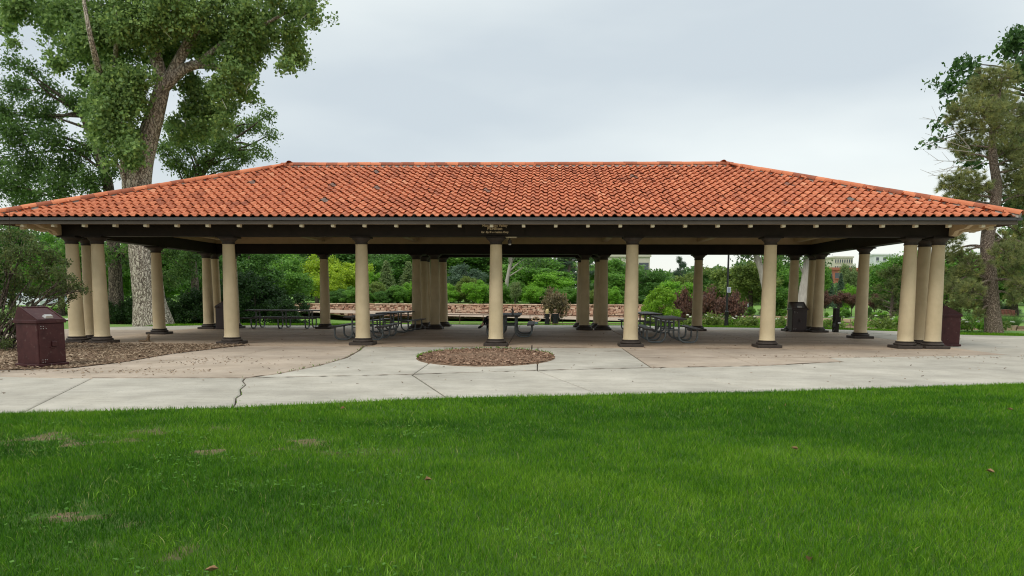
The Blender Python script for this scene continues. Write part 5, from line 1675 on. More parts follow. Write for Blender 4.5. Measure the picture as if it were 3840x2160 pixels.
# large leafed tree behind the pine
b0 = at(3960, 1200, 48); b0[2] = -0.9
free_tree('catalpa_tree', 'dark large leaved tree showing behind the top of the pine', b0, [(3960, 1210), (3940, 1000), (3920, 700), (3880, 450), (3850, 300)], [0.5, 0.42, 0.36, 0.25, 0.1],
          [(3560, 330, 40), (3600, 250, 36), (3640, 240, 30), (3570, 400, 30), (3540, 470, 24), (3520, 520, 18), (3660, 300, 50), (3790, 180, 60), (3830, 140, 50), (3840, 260, 70), (3800, 560, 60), (3840, 680, 60), (3620, 560, 30), (3640, 620, 40), (3740, 400, 60), (3500, 310, 16), (3470, 545, 12), (3850, 480, 60), (3800, 760, 60), (3930, 300, 90), (3960, 500, 90), (3830, 820, 50)], 48, 0.28, (0.065, 0.135, 0.045), 420, per_twig=7, twig=0.25, spread=2.0, aspect=0.6)

# ------------------------------------------------------------------ ponderosa pine on the right
PYD = 30.9
pb_ = at(3727, 1250, PYD); pb_[2] = -0.06
pine = empty('ponderosa_pine', tuple(pb_), 0, 'ponderosa pine with scaly brown trunk standing on the grass at right', 'tree')
q = MB()
pp_ = px_path([(3727, 1256), (3722, 1180), (3712, 1060), (3702, 940), (3706, 860), (3734, 760), (3740, 690), (3722, 590), (3722, 500), (3740, 380), (3760, 270)], PYD)
pth, rd = smooth_path([p - pb_ for p in pp_], [0.34, 0.285, 0.265, 0.25, 0.235, 0.195, 0.17, 0.145, 0.115, 0.085, 0.04], 90)
q.tube(pth, rd, 40, disp=lambda a, s: bark_disp(a, s * 2.2, 0.09, 11))
q.build('trunk', 'bark_pine', pine, smooth='all')
PC = [(3700, 300, 45), (3760, 290, 50), (3660, 350, 48), (3740, 360, 60), (3620, 400, 48), (3690, 420, 60), (3780, 420, 60), (3590, 440, 34), (3640, 480, 52), (3730, 490, 55), (3810, 500, 60), (3600, 540, 40), (3680, 560, 46), (3770, 570, 55), (3830, 600, 55),
      (3560, 690, 40), (3610, 680, 46), (3660, 690, 46), (3580, 740, 40), (3640, 750, 50), (3700, 720, 36), (3790, 690, 50), (3830, 730, 50), (3620, 580, 26),
      (3570, 900, 40), (3540, 960, 34), (3600, 960, 34), (3590, 1040, 46), (3560, 1090, 38), (3630, 1090, 46), (3600, 1140, 36), (3650, 1150, 30), (3640, 1000, 42), (3680, 1050, 30), (3770, 950, 50), (3830, 960, 50), (3790, 1040, 50), (3840, 1080, 46), (3760, 900, 36), (3830, 880, 40), (3520, 880, 22), (3530, 1030, 26), (3800, 1120, 30), (3575, 1170, 18), (3670, 1180, 16), (3900, 950, 70), (3900, 600, 80), (3900, 750, 60), (3880, 420, 60)]
tuV, tuF, tuv = [], [], []
bq = MB()
cnt = 0
for x, y, r in PC:
    dy = rng.uniform(-1.6, 1.8)
    c = at(x, y, PYD + dy) - pb_
    R_ = r / FOC * PYD
    k = min(range(len(pth)), key=lambda i: abs(pth[i][2] - (c[2] + (0.3 if y > 850 else -0.4))))
    bq.tube(bend(pth[k], c, 8, 0.16 if y > 850 else 0.03, 0.05), list(np.linspace(0.055 if y < 850 else 0.075, 0.012, 8)), 6)
    nt = int(80 * (R_ / 0.5) ** 1.6)
    d = rng.normal(size=(nt, 3)); d /= np.linalg.norm(d, axis=1)[:, None]
    pos = c + d * (rng.random(nt) ** 0.45)[:, None] * R_ * np.array([1.1, 1.1, 0.95])
    val = np.clip(rng.normal(0.5, 0.2, nt), 0, 1)
    for p_, dd, vv in zip(pos, d, val):
        if rng.random() < 0.25:
            bq.tube([c + (p_ - c) * 0.2, p_], [0.012, 0.006], 4)
        dirn = dd * 0.7 + np.array([0, 0, 0.55]); dirn /= np.linalg.norm(dirn)
        m_ = 34
        nd = dirn + rng.normal(size=(m_, 3)) * 0.62; nd /= np.linalg.norm(nd, axis=1)[:, None]
        ln = rng.uniform(0.15, 0.25, m_)[:, None]
        sd = np.cross(nd, rng.normal(size=(m_, 3))); sd /= np.linalg.norm(sd, axis=1)[:, None]
        w_ = 0.0085
        Vn = np.stack([p_ + nd * 0.01 + sd * w_, p_ + nd * 0.01 - sd * w_, p_ + nd * ln], 1).reshape(-1, 3)
        tuV.append(Vn); tuF.append(np.arange(3 * m_).reshape(-1, 3) + cnt); cnt += 3 * m_
        tuv.append(np.clip(vv + rng.normal(0, 0.12, m_), 0, 1))
bq.build('branches', 'bark_pine', pine, smooth=True)
nd_ = obj('crown', np_mesh('crown', np.concatenate(tuV), np.concatenate(tuF), 'leaf', fv=np.concatenate(tuv)), pine)
nd_.color = (0.25, 0.275, 0.13, 1)
print('needles', cnt // 3)
# dead bare twigs on the left of the pine
q = MB()
for (x0, y0, x1, y1) in ((3640, 560, 3460, 440), (3640, 560, 3470, 500), (3640, 570, 3480, 540), (3660, 600, 3500, 600), (3650, 620, 3480, 660), (3650, 640, 3520, 650), (3700, 600, 3560, 640)):
    a_, b_ = at(x0, y0, PYD) - pb_, at(x1, y1, PYD - 0.5) - pb_
    pts = bend(a_, b_, 8, 0.05, 0.08)
    q.tube(pts, list(np.linspace(0.022, 0.005, 8)), 5)
    for k in (3, 4, 5, 6):
        e_ = pts[k] + (b_ - a_) * 0.18 + rng.normal(size=3) * 0.28
        q.tube([pts[k], e_], [0.009, 0.004], 4)
q.build('dead_twigs', 'bark_pale', pine)


# ------------------------------------------------------------------ near shrub at the left edge
sb_ = np.array([-12.2, 18.6, 0.0])
shr = empty('privet_shrub', tuple(sb_), 0, 'big fine leaved shrub on the mulch left of the corner columns', 'shrub')
SC_ = [(40, 960, 75), (120, 940, 70), (190, 960, 55), (60, 1040, 70), (150, 1030, 70), (230, 1030, 50), (20, 1110, 60), (110, 1100, 60), (200, 1095, 52), (250, 1080, 36), (282, 1068, 24), (302, 1078, 18), (318, 1088, 12), (270, 1110, 22), (262, 1042, 16), (250, 985, 22), (20, 1190, 50), (50, 1240, 42), (15, 1290, 40), (70, 1170, 40), (235, 1140, 26), (-60, 1000, 90), (-60, 1120, 90), (-70, 1240, 70), (100, 890, 40), (30, 880, 50)]
q = MB(); cl_, n_ = [], []
for x, y, r in SC_:
    Yc = 18.7 + rng.uniform(-0.8, 0.6)
    c = at(x, y, Yc) - sb_; R_ = r / FOC * 18.7
    cl_.append((c, (R_, R_, R_ * 0.85))); n_.append(int(3300 * R_ * R_) + 60)
    g = np.array([rng.uniform(-0.9, -0.1), rng.uniform(-0.3, 0.4), 0.0])
    pts = bend(g, c, 9, 0.10, 0.07)
    q.tube(pts, list(np.linspace(0.032, 0.005, 9)), 6)
    for k in range(3):
        e_ = c + rng.normal(size=3) * R_ * 0.8
        q.tube([pts[6], (pts[7] + e_) / 2, e_], [0.012, 0.008, 0.003], 4)
q.build('stems', 'bark_dark', shr, smooth=True)
sc_ = crown_obj('foliage', cl_, n_, 0.062, shr, per_twig=9, twig=0.055, shell=0.3, aspect=0.5, droop=0.0, vb=(0.45, 0.2))
sc_.color = (0.115, 0.150, 0.058, 1)

# ------------------------------------------------------------------ flower bed and grasses behind the pavilion
def clump_mesh(n, rad, h, leaf, seed, blades=False):
    global rng
    keep = rng; rng = np.random.default_rng(seed)
    if blades:
        a = rng.uniform(0, math.tau, n); r = rad * np.sqrt(rng.random(n)) * 0.5
        p = np.stack([r * np.cos(a), r * np.sin(a), np.zeros(n)], 1)
        hh = h * rng.uniform(0.6, 1.1, n)
        out = np.stack([np.cos(a), np.sin(a), np.zeros(n)], 1) * (rad * rng.uniform(0.2, 0.9, n))[:, None]
        tip = p + out + np.array([0, 0, 1]) * hh[:, None]
        s = np.stack([-np.sin(a + 1), np.cos(a + 1), np.zeros(n)], 1) * leaf
        V = np.stack([p - s, p + s, tip], 1).reshape(-1, 3)
        me = np_mesh('tuft', V, np.arange(3 * n).reshape(-1, 3), 'leaf', fv=np.clip(rng.normal(0.5, 0.2, n), 0, 1))
    else:
        cl_ = [((rng.normal() * rad * 0.45, rng.normal() * rad * 0.45, h * rng.uniform(0.25, 0.8)), (rad * 0.45, rad * 0.45, h * 0.3)) for _ in range(8)]
        V, F, v = leaves(cl_, [n // 8] * 8, leaf, per_twig=6, twig=0.05)
        me = np_mesh('foliage', V, F, 'leaf', fv=v)
    rng = keep
    return me


rose_me = [clump_mesh(420, 0.5, 0.55, 0.085, 900 + k) for k in range(4)]
fq = MB(); fq.lathe([(0.0, -0.02), (0.045, 0.0), (0.06, 0.03), (0.03, 0.05), (0.0, 0.04)], 7, cap=False)
flower_me = fq.mesh('blossom', 'rose_white', smooth=True)
n_rose = 0
spots = []
for k in range(64):
    x = rng.uniform(6.2, 22.5)
    y = np.interp(x, [5, 10, 13, 16, 23], [36.0, 35.6, 34.6, 33.2, 31.5]) + rng.uniform(0.1, 2.6)
    spots.append((x, y))
for x, y in spots:
    z = float(terrain(x, y)) + 0.02
    near10 = abs(x - 10) < 0.4 and y < 36.2
    if near10:
        continue
    fl_ = rng.random() < 0.4
    o = empty('rose_bush', (x, y, z), rng.uniform(0, 6.28), 'low green rose bush dotted with white blossoms in the bed behind the pavilion' if fl_ else 'low leafy green plant in the flower bed behind the right bays', 'rose bush' if fl_ else 'plant', 'white roses in the bed' if fl_ else 'green plants in the bed')
    o.name = 'rose_bush' if fl_ else 'bed_plant'
    sc = rng.uniform(0.75, 1.25); o.scale = (sc, sc, sc * rng.uniform(0.7, 1.1))
    g = obj('foliage', rose_me[n_rose % 4], o); g.color = (*(COLS['olive'] if rng.random() < 0.6 else COLS['bright']), 1)
    if fl_:
        for k in range(3):
            obj('blossom', flower_me, o, (rng.normal() * 0.25, rng.normal() * 0.25 - 0.1, rng.uniform(0.38, 0.58)))
    n_rose += 1
for x in np.arange(-1.5, 5.5, 1.1):                       # low green by the railing
    y = 40.4 + rng.uniform(-0.4, 0.6)
    o = empty('bank_plant', (x, y, float(terrain(x, y))), rng.uniform(0, 6), 'low bright green plant on the bank in front of the railing', 'plant', 'plants on the near bank')
    sc = rng.uniform(0.9, 1.5); o.scale = (sc, sc, sc)
    g = obj('foliage', rose_me[int(x * 3) % 4], o); g.color = (*COLS['bright'], 1)
tuft_me = clump_mesh(420, 0.9, 1.15, 0.018, 77, True)
for px, Y, s, lab in ((3668, 60.5, 1.0, 'clump of tall ornamental grass by the pond, left of the pine trunk'), (3772, 58.5, 1.0, 'clump of tall ornamental grass right of the pine trunk'), (3812, 57.5, 1.05, 'clump of tall ornamental grass farthest right on the bank'), (3795, 60.5, 0.8, 'smaller clump of tall grass between two larger ones at far right')):
    P_ = at(px, 1200, Y)
    o = empty('grass_clump', (P_[0], Y, float(terrain(P_[0], Y))), rng.uniform(0, 6), lab, 'grass clump', 'ornamental grass clumps')
    o.scale = (s * 1.1, s * 1.1, s)
    g = obj('blades', tuft_me, o); g.color = (0.075, 0.17, 0.035, 1)


# ------------------------------------------------------------------ people and squirrel
def skin_mesh(name, P_, edges, rad, mats, classify, sub=2):
    me = bpy.data.meshes.new(name)
    me.from_pydata([tuple(p) for p in P_], edges, [])
    o = bpy.data.objects.new('tmp', me); COL.objects.link(o)
    o.modifiers.new('skin', 'SKIN')
    md = o.modifiers.new('sub', 'SUBSURF'); md.levels = sub; md.render_levels = sub
    for i, sv in enumerate(me.skin_vertices[0].data):
        r = rad[i]
        sv.radius = (r, r) if np.isscalar(r) else r
        sv.use_root = (i == 0)
    bpy.context.view_layer.update()
    out = bpy.data.meshes.new_from_object(o.evaluated_get(bpy.context.evaluated_depsgraph_get()))
    out.name = name
    bpy.data.objects.remove(o)
    out.materials.clear()
    for m_ in mats:
        out.materials.append(MATS[m_])
    for p in out.polygons:
        p.material_index = classify(p.center)
        p.use_smooth = True
    return out


def person(name_label, loc, rz, J, mats, classify, hair, cat='person', k=1.0):
    """J: joint dict in metres (local). One continuous body with five fingers a hand; hair is a child"""
    names = ['pelvis', 'waist', 'chest', 'neck', 'head', 'crown']
    P_ = [J[n_] for n_ in names]
    rad = [(0.15, 0.115), (0.125, 0.095), (0.155, 0.11), (0.055, 0.055), (0.082, 0.095), (0.065, 0.075)]
    ed = [(i, i + 1) for i in range(5)]
    def chain(start, pts, rs):
        prev = start
        for p, r in zip(pts, rs):
            P_.append(p); rad.append(r); ed.append((prev, len(P_) - 1)); prev = len(P_) - 1
        return prev
    for s in ('l', 'r'):
        sg = -1 if s == 'l' else 1
        chain(0, [J['hip_' + s], J['knee_' + s], J['ankle_' + s], J['toe_' + s]], [0.094, 0.066, 0.047, 0.04])
        w = chain(2, [J['sho_' + s], J['elb_' + s], J['wri_' + s]], [0.058, 0.042, 0.029])
        wr = np.array(J['wri_' + s]); el = np.array(J['elb_' + s]); d = (wr - el) / np.linalg.norm(wr - el)
        sd = np.cross(d, [0.3, 1, 0.2]); sd /= np.linalg.norm(sd)
        pm = wr + d * 0.07
        P_.append(pm); rad.append((0.036, 0.02)); ed.append((w, len(P_) - 1)); ip = len(P_) - 1
        for f, (o_, ln) in enumerate(((-0.03, 0.062), (-0.01, 0.075), (0.01, 0.07), (0.03, 0.055))):
            chain(ip, [pm + sd * o_ + d * 0.035, pm + sd * o_ * 1.2 + d * (0.035 + ln) + np.array([0, -0.012, -0.012])], [0.009, 0.008])
        chain(w, [wr + d * 0.03 + sd * -0.035, wr + d * 0.075 + sd * -0.06], [0.011, 0.009])
    P_ = [np.array(p, float) * k for p in P_]
    rad = [(r * k if np.isscalar(r) else tuple(a * k for a in r)) for r in rad]
    root = empty('person', loc, rz, name_label, cat)
    body = obj('body', skin_mesh('body', P_, ed, rad, mats, lambda c: classify(np.array(c) / k)), root)
    hd = np.array(J['head'], float); fdir = np.array(J.get('face', (0, -1, 0)), float)
    rt = np.cross(fdir, [0, 0, 1])
    q = MB()
    q.lathe([(0.0, -0.018), (0.014, 0.0), (0.0, 0.02)], 6, cap=False)
    nz = q.build('nose', 'skin', root); nz.location = tuple((hd + fdir * 0.108 + np.array([0, 0, 0.0])) * k)
    for s in (-1, 1):
        q = MB(); q.lathe([(0.0, -0.009), (0.01, 0.0), (0.0, 0.009)], 6, cap=False)
        q.build('eye', 'black_metal', root).location = tuple((hd + fdir * 0.094 + rt * 0.033 * s + np.array([0, 0, 0.03])) * k)
    q = MB(); q.box(-0.022, 0.022, -0.004, 0.004, -0.003, 0.003); mo_ = q.build('mouth', 'bench_wood', root); mo_.location = tuple((hd + fdir * 0.098 + np.array([0, 0, -0.045])) * k); mo_.rotation_euler.z = math.atan2(rt[1], rt[0])
    hm, hl = hair
    q = MB()
    vs, fs = [], []
    nu, nv = 14, 9
    for j in range(nv):
        for i in range(nu):
            th = math.tau * i / nu; ph = math.pi * 0.62 * j / (nv - 1)
            d = np.array([math.cos(th) * math.sin(ph), math.sin(th) * math.sin(ph), math.cos(ph)])
            front = max(0, d @ fdir)
            r = 0.112 - 0.03 * front * (ph > 0.9)
            p = hd + np.array([0, 0, 0.035]) - fdir * 0.012 + d * np.array([r, r, 0.118])
            if j >= nv - 3 and front < 0.25:
                p = p + np.array([0, 0, -hl * (j - nv + 4) / 3]) - fdir * 0.01
            vs.append(p * k)
    for j in range(nv - 1):
        for i in range(nu):
            fs.append((j * nu + i, j * nu + (i + 1) % nu, (j + 1) * nu + (i + 1) % nu, (j + 1) * nu + i))
    q.add(vs, fs); q.build('hair', hm, root, smooth=True)
    return root


STAND = dict(pelvis=(0, 0, 0.90), waist=(0, 0, 1.05), chest=(0, 0, 1.27), neck=(0, 0.0, 1.43), head=(0, -0.01, 1.53), crown=(0, 0, 1.60),
             hip_l=(-0.09, 0, 0.84), knee_l=(-0.085, -0.01, 0.47), ankle_l=(-0.08, 0.02, 0.09), toe_l=(-0.09, -0.11, 0.035), hip_r=(0.09, 0, 0.84), knee_r=(0.085, -0.01, 0.47), ankle_r=(0.08, 0.02, 0.09), toe_r=(0.09, -0.11, 0.035),
             sho_l=(-0.18, 0, 1.35), elb_l=(-0.22, 0.03, 1.08), wri_l=(-0.2, -0.06, 0.86), sho_r=(0.18, 0, 1.35), elb_r=(0.22, 0.03, 1.08), wri_r=(0.2, -0.06, 0.86))


def dress(hem):
    return lambda c: 1 if (hem < c[2] < 1.37 and abs(c[0]) < 0.185) else 0


ZG = float(terrain(1.6, 45.6))
# woman with long blond hair, seen from behind
J1 = dict(STAND); J1['wri_r'] = (0.16, -0.2, 1.12); J1['face'] = (0, -1, 0)
w1 = person('standing woman in a long black dress with long blond hair, near the railing', (1.70, 45.6, ZG), math.radians(165), J1, ['skin', 'black_cloth'], dress(0.15), ('hair_blond', 0.16), k=0.93)
q = MB(); q.lathe([(0.12, 1.33), (0.15, 1.2), (0.115, 1.03), (0.155, 0.86), (0.17, 0.5), (0.2, 0.2)], 18, cap=False); q.build('dress', 'black_cloth', w1, smooth=True).scale = (0.93, 0.8, 0.93)
w2 = person('standing woman in a short black dress with dark hair, right of the blond one', (2.19, 45.6, ZG), math.radians(180), dict(STAND), ['skin', 'black_cloth'], lambda c: 1 if (0.75 < c[2] < 1.37) and not (abs(c[0]) > 0.17 and c[2] < 0.84) else 0, ('hair_brown', 0.05), k=0.93)
q = MB(); q.lathe([(0.13, 1.33), (0.155, 1.2), (0.12, 1.03), (0.165, 0.87), (0.185, 0.74)], 18, cap=False); q.build('dress', 'black_cloth', w2, smooth=True).scale = (0.93, 0.8, 0.93)
J3 = dict(STAND); J3.update(elb_l=(-0.34, -0.02, 1.47), wri_l=(-0.17, 0.03, 1.62), elb_r=(0.34, -0.02, 1.47), wri_r=(0.17, 0.03, 1.62))
person('child with both hands raised to the head, beyond the middle picnic table', (1.06, 39.6, float(terrain(1.06, 39.6)) - 0.02), math.radians(180), J3, ['skin', 'blue_cloth'], lambda c: 1 if 0.5 < c[2] < 1.33 else 0, ('hair_brown', 0.05), k=0.72)
P_ = at(2806, 1150, 95)
J5 = dict(STAND)
person('distant walker in a pale top on the lawn right of the lamp post', (P_[0], 95, float(terrain(P_[0], 95))), math.radians(200), J5, ['skin', 'blue_cloth', 'white_print'], lambda c: 2 if 0.95 < c[2] < 1.37 else (1 if c[2] < 0.95 and c[2] > 0.1 else 0), ('hair_brown', 0.0), k=1.05)
# seated person on the left bench of the middle table, facing left, one leg crossed
J4 = dict(pelvis=(0, 0.16, 0.55), waist=(0, 0.19, 0.70), chest=(0, 0.20, 0.92), neck=(0, 0.19, 1.09), head=(0, 0.16, 1.19), crown=(0, 0.16, 1.26),
          hip_l=(-0.09, 0.1, 0.53), knee_l=(-0.06, -0.22, 0.70), ankle_l=(0.0, -0.41, 0.38), toe_l=(0.0, -0.54, 0.31), hip_r=(0.09, 0.1, 0.53), knee_r=(0.09, -0.24, 0.53), ankle_r=(0.08, -0.08, 0.10), toe_r=(0.08, -0.20, 0.04),
          sho_l=(-0.18, 0.2, 1.0), elb_l=(-0.22, 0.14, 0.76), wri_l=(-0.12, -0.08, 0.70), sho_r=(0.18, 0.2, 1.0), elb_r=(0.22, 0.14, 0.76), wri_r=(0.12, -0.08, 0.70))
person('seated person in black with crossed legs, mostly hidden by the middle column', (-0.30, 25.35, 0.0), math.radians(-90), J4, ['skin', 'black_cloth'], lambda c: 0 if (c[2] > 1.05 or (c[1] < -0.02 and c[2] > 0.62 and abs(c[0]) > 0.07 and c[1] > -0.2) or (-0.42 < c[1] < -0.34 and 0.38 < c[2] < 0.50)) else 1, ('hair_brown', 0.02))

# squirrel sitting up on the concrete
sq = empty('squirrel', (-10.5, 22.05, 0.003), math.radians(80), 'small squirrel sitting upright on the concrete near the left columns', 'squirrel')
SP = [(0, 0, 0.06), (0, -0.012, 0.12), (0, -0.02, 0.175), (0, -0.03, 0.205), (0, -0.062, 0.215), (0, -0.085, 0.21),
      (0, 0.07, 0.025), (0, 0.16, 0.022), (0, 0.26, 0.025), (0, 0.33, 0.03),
      (-0.035, -0.01, 0.045), (-0.04, -0.05, 0.015), (-0.04, -0.085, 0.008), (0.035, -0.01, 0.045), (0.04, -0.05, 0.015), (0.04, -0.085, 0.008),
      (-0.028, -0.05, 0.155), (-0.02, -0.075, 0.135), (0.028, -0.05, 0.155), (0.02, -0.075, 0.135),
      (-0.02, -0.03, 0.235), (-0.022, -0.03, 0.252), (0.02, -0.03, 0.235), (0.022, -0.03, 0.252)]
SE = [(0, 1), (1, 2), (2, 3), (3, 4), (4, 5), (0, 6), (6, 7), (7, 8), (8, 9), (0, 10), (10, 11), (11, 12), (0, 13), (13, 14), (14, 15), (2, 16), (16, 17), (2, 18), (18, 19), (3, 20), (20, 21), (3, 22), (22, 23)]
SR = [0.048, 0.043, 0.033, 0.027, 0.022, 0.011, 0.022, 0.026, 0.026, 0.012, 0.03, 0.014, 0.010, 0.03, 0.014, 0.010, 0.014, 0.008, 0.014, 0.008, 0.009, 0.005, 0.009, 0.005]
obj('body', skin_mesh('body', SP, SE, SR, ['squirrel_fur'], lambda c: 0), sq)


# ------------------------------------------------------------------ parked cars glimpsed at far left
def car(loc, rz, label, paint):
    c = empty('parked_car', loc, rz, label, 'car', 'cars parked at far left')
    q = MB()
    prof = [(-2.2, 0.35), (-2.2, 0.75), (-2.05, 0.88), (-1.2, 0.95), (-0.6, 1.42), (0.9, 1.45), (1.6, 1.0), (2.15, 0.9), (2.25, 0.7), (2.25, 0.35)]
    n = len(prof)
    vs = []
    for y, ins in ((-0.88, 0), (-0.8, 1), (0.8, 1), (0.88, 0)):
        for (x, z) in prof:
            zz = z
            yy = y * (0.82 if (z > 1.1) else 1.0)
            vs.append((x, yy, zz))
    fs = [tuple(range(n)), tuple(range(4 * n - 1, 3 * n - 1, -1))]
    for r in range(3):
        for i in range(n):
            i2 = (i + 1) % n
            fs.append((r * n + i, r * n + i2, (r + 1) * n + i2, (r + 1) * n + i))
    q.add(vs, fs); q.build('body', paint, c, smooth=True)
    for s in (-1, 1):
        for a_, b_ in (((-0.95, 1.0), (-0.05, 1.36)), ((0.05, 1.0), (1.15, 1.36))):
            g = MB(); g.add([(a_[0], s * 0.895, a_[1]), (b_[0], s * 0.895, a_[1]), (b_[0] - 0.25, s * 0.75, b_[1]), (a_[0] + 0.3, s * 0.75, b_[1])], [(0, 1, 2, 3)]); g.build('side_window', 'window_glass', c)
        for x in (-1.4, 1.4):
            w_ = MB(); w_.lathe([(0.2, -0.1), (0.33, -0.1), (0.34, 0.0), (0.33, 0.1), (0.2, 0.1)], 18); wo = w_.build('wheel', 'tyre', c, smooth=True); wo.location = (x, s * 0.8, 0.34); wo.rotation_euler.x = math.pi / 2
            r_ = MB(); r_.lathe([(0.02, -0.105), (0.2, -0.108), (0.2, 0.108), (0.02, 0.105)], 14); r_.build('rim', 'steel', wo, smooth=True)
        h_ = MB(); h_.box(-2.23, -2.17, s * 0.6 - 0.15, s * 0.6 + 0.15, 0.62, 0.74, bev=0.01); h_.build('headlight', 'lamp_glass', c)
    return c


P_ = at(55, 1115, 66); car((P_[0], 66, -0.09), math.radians(200), 'white parked car glimpsed through the near shrub at the left edge', 'car_white')
P_ = at(195, 1118, 72); car((P_[0], 72, -0.09), math.radians(185), 'silver parked car glimpsed left of the corner columns', 'car_silver')

# path and low stone wall at far left
q = MB()
for i in range(9):
    xa, xb = -60 + i * 4, -56 + i * 4
    q.add([(xa, 40.2, -0.05), (xb, 40.2, -0.05), (xb, 42.0, -0.05), (xa, 42.0, -0.05)], [(0, 1, 2, 3)])
o = q.build('side_path', 'path'); o['kind'] = 'structure'


# ------------------------------------------------------------------ grass
def blades(P_, h, w, lean, val, simple=False):
    n = len(P_)
    a = rng.uniform(0, math.tau, n)
    s = np.stack([np.cos(a), np.sin(a), np.zeros(n)], 1) * (w / 2)[:, None]
    la = rng.uniform(0, math.tau, n)
    t = np.stack([np.cos(la), np.sin(la), np.zeros(n)], 1) * (h * lean)[:, None] + np.array([0, 0, 1]) * h[:, None]
    if simple:
        V = np.stack([P_ - s, P_ + s, P_ + t], 1).reshape(-1, 3)
        return V, np.arange(3 * n).reshape(-1, 3), val
    m1 = t * 0.5 * np.array([0.55, 0.55, 1.15])
    V = np.stack([P_ - s, P_ + s, P_ + m1 + s * 0.75, P_ + m1 - s * 0.75, P_ + t], 1).reshape(-1, 3)
    o = np.arange(n)[:, None] * 5
    F = np.concatenate([o + np.array([[0, 1, 2]]), o + np.array([[0, 2, 3]]), o + np.array([[3, 2, 4]])], 0)
    return V, F, np.concatenate([val, val, val])


def grass_value(x, y):
    """lawn colour: deep green, lighter toward the path edge and in patches, drier at lower left"""
    v = 0.40 + 0.75 * (fbm(x * 0.55 + 3, y * 0.75) - 0.5) + 0.45 * (fbm(x * 2.7 + 13, y * 3.4) - 0.5)
    edge = lawn_y(x) - y
    v = v + 0.30 * np.exp(-(edge / 0.55) ** 2) * sstep(2.5, -2.0, x)
    v = v + 0.24 * np.exp(-(((x + 0.2) / 0.7) ** 2 + ((y - 7.9) / 0.22) ** 2))
    v = v + 0.16 * sstep(-1.0, 2.0, x) * sstep(7.0, 4.0, y)
    return v


VV, FF, vv_, off = [], [], [], 0
for (y0, y1, dens, bw, bh) in ((2.6, 4.4, 8000, 0.0034, 0.044), (4.4, 6.4, 5800, 0.0042, 0.042), (6.4, 9.0, 4200, 0.0062, 0.043), (9.0, 16.5, 2400, 0.009, 0.044)):
    xw0, xw1 = -0.78 * y1 - 0.3, 0.76 * y1 + 2.4
    xw1 = max(xw1, 4)
    n = int((xw1 - xw0) * (y1 - y0) * dens)
    x = rng.uniform(xw0, xw1, n); y = rng.uniform(y0, y1, n)
    ok = (y < lawn_y(x) + rng.normal(0, 0.03, n)) & (x > 1.25 - 0.78 * y - 0.8) & (x < 1.25 + 0.70 * y + 1.2)
    ok &= rng.random(n) > bare_amount(x, y) * 0.86
    x, y = x[ok], y[ok]; n = len(x)
    g = grass_value(x, y) + rng.normal(0, 0.19, n)
    dry = rng.random(n) < 0.015 + 0.12 * bare_amount(x, y)
    g = np.where(dry, rng.uniform(0.92, 1.0, n), np.clip(g, 0, 0.9))
    tall = 0.75 + 0.6 * fbm(x * 1.3 + 9, y * 1.3)
    V, F, v = blades(np.stack([x, y, np.full(n, 0.004)], 1), bh * tall * rng.uniform(0.6, 1.35, n), bw * rng.uniform(0.7, 1.3, n), rng.uniform(0.15, 1.0, n), g, simple=y0 > 6)
    VV.append(V); FF.append(F + off); vv_.append(v); off += len(V)
# strip of turf behind and right of the pavilion
n = 60000
x = rng.uniform(-16, 26, n)
yb = np.interp(x, [-16, -13.9, -6.5, -5.5, 6.2, 7.2, 12.1, 15.9, 17.1, 19, 26], [32, 33.2, 34.0, 35.5, 35.5, 34.3, 33.5, 31.3, 28.9, 28.2, 26.5])
y = yb + rng.random(n) * 1.9
g = np.clip(0.62 + rng.normal(0, 0.14, n), 0, 0.9)
V, F, v = blades(np.stack([x, y, terrain(x, y) + 0.05], 1), 0.085 * rng.uniform(0.6, 1.3, n), 0.02 * rng.uniform(0.7, 1.3, n), rng.uniform(0.1, 0.8, n), g, simple=True)
VV.append(V); FF.append(F + off); vv_.append(v); off += len(V)
gr = obj('grass', np_mesh('grass', np.concatenate(VV), np.concatenate(FF), 'grass_blade', fv=np.concatenate(vv_)))
gr['kind'] = 'stuff'
tag(gr, 'short green lawn grass in the foreground and behind the pavilion', 'grass')
print('grass tris', sum(len(f) for f in FF))
# clover and broadleaf weeds in the worn part
n = 15000
x = rng.uniform(-5, 3.5, n); y = rng.uniform(3.0, 8.6, n)
cv = fbm(x * 1.4 + 40, y * 2.2 + 11)
ok = (rng.random(n) < sstep(0.54, 0.66, cv)) & (rng.random(n) < sstep(2.5, -1.0, x))
x, y = x[ok], y[ok]; n = len(x)
C_ = np.stack([x, y, rng.uniform(0.02, 0.05, n)], 1)
Vl, Fl, vl = [], [], []
u = rng.normal(size=(n, 3)) * np.array([1, 1, 0.25]); u /= np.linalg.norm(u, axis=1)[:, None]
s = np.cross(u, np.array([0, 0, 1.0]) + rng.normal(size=(n, 3)) * 0.25); s /= np.linalg.norm(s, axis=1)[:, None]
sz = rng.uniform(0.009, 0.019, n)[:, None]
V = np.stack([C_ - u * sz, C_ + s * sz * 0.8, C_ + u * sz, C_ - s * sz * 0.8], 1).reshape(-1, 3)
wd = obj('clover_weeds', np_mesh('clover_weeds', V, np.arange(4 * n).reshape(-1, 4), 'clover', fv=rng.random(n)))
wd['kind'] = 'stuff'; tag(wd, 'pale clover and weeds in the worn part of the lawn', 'weeds')
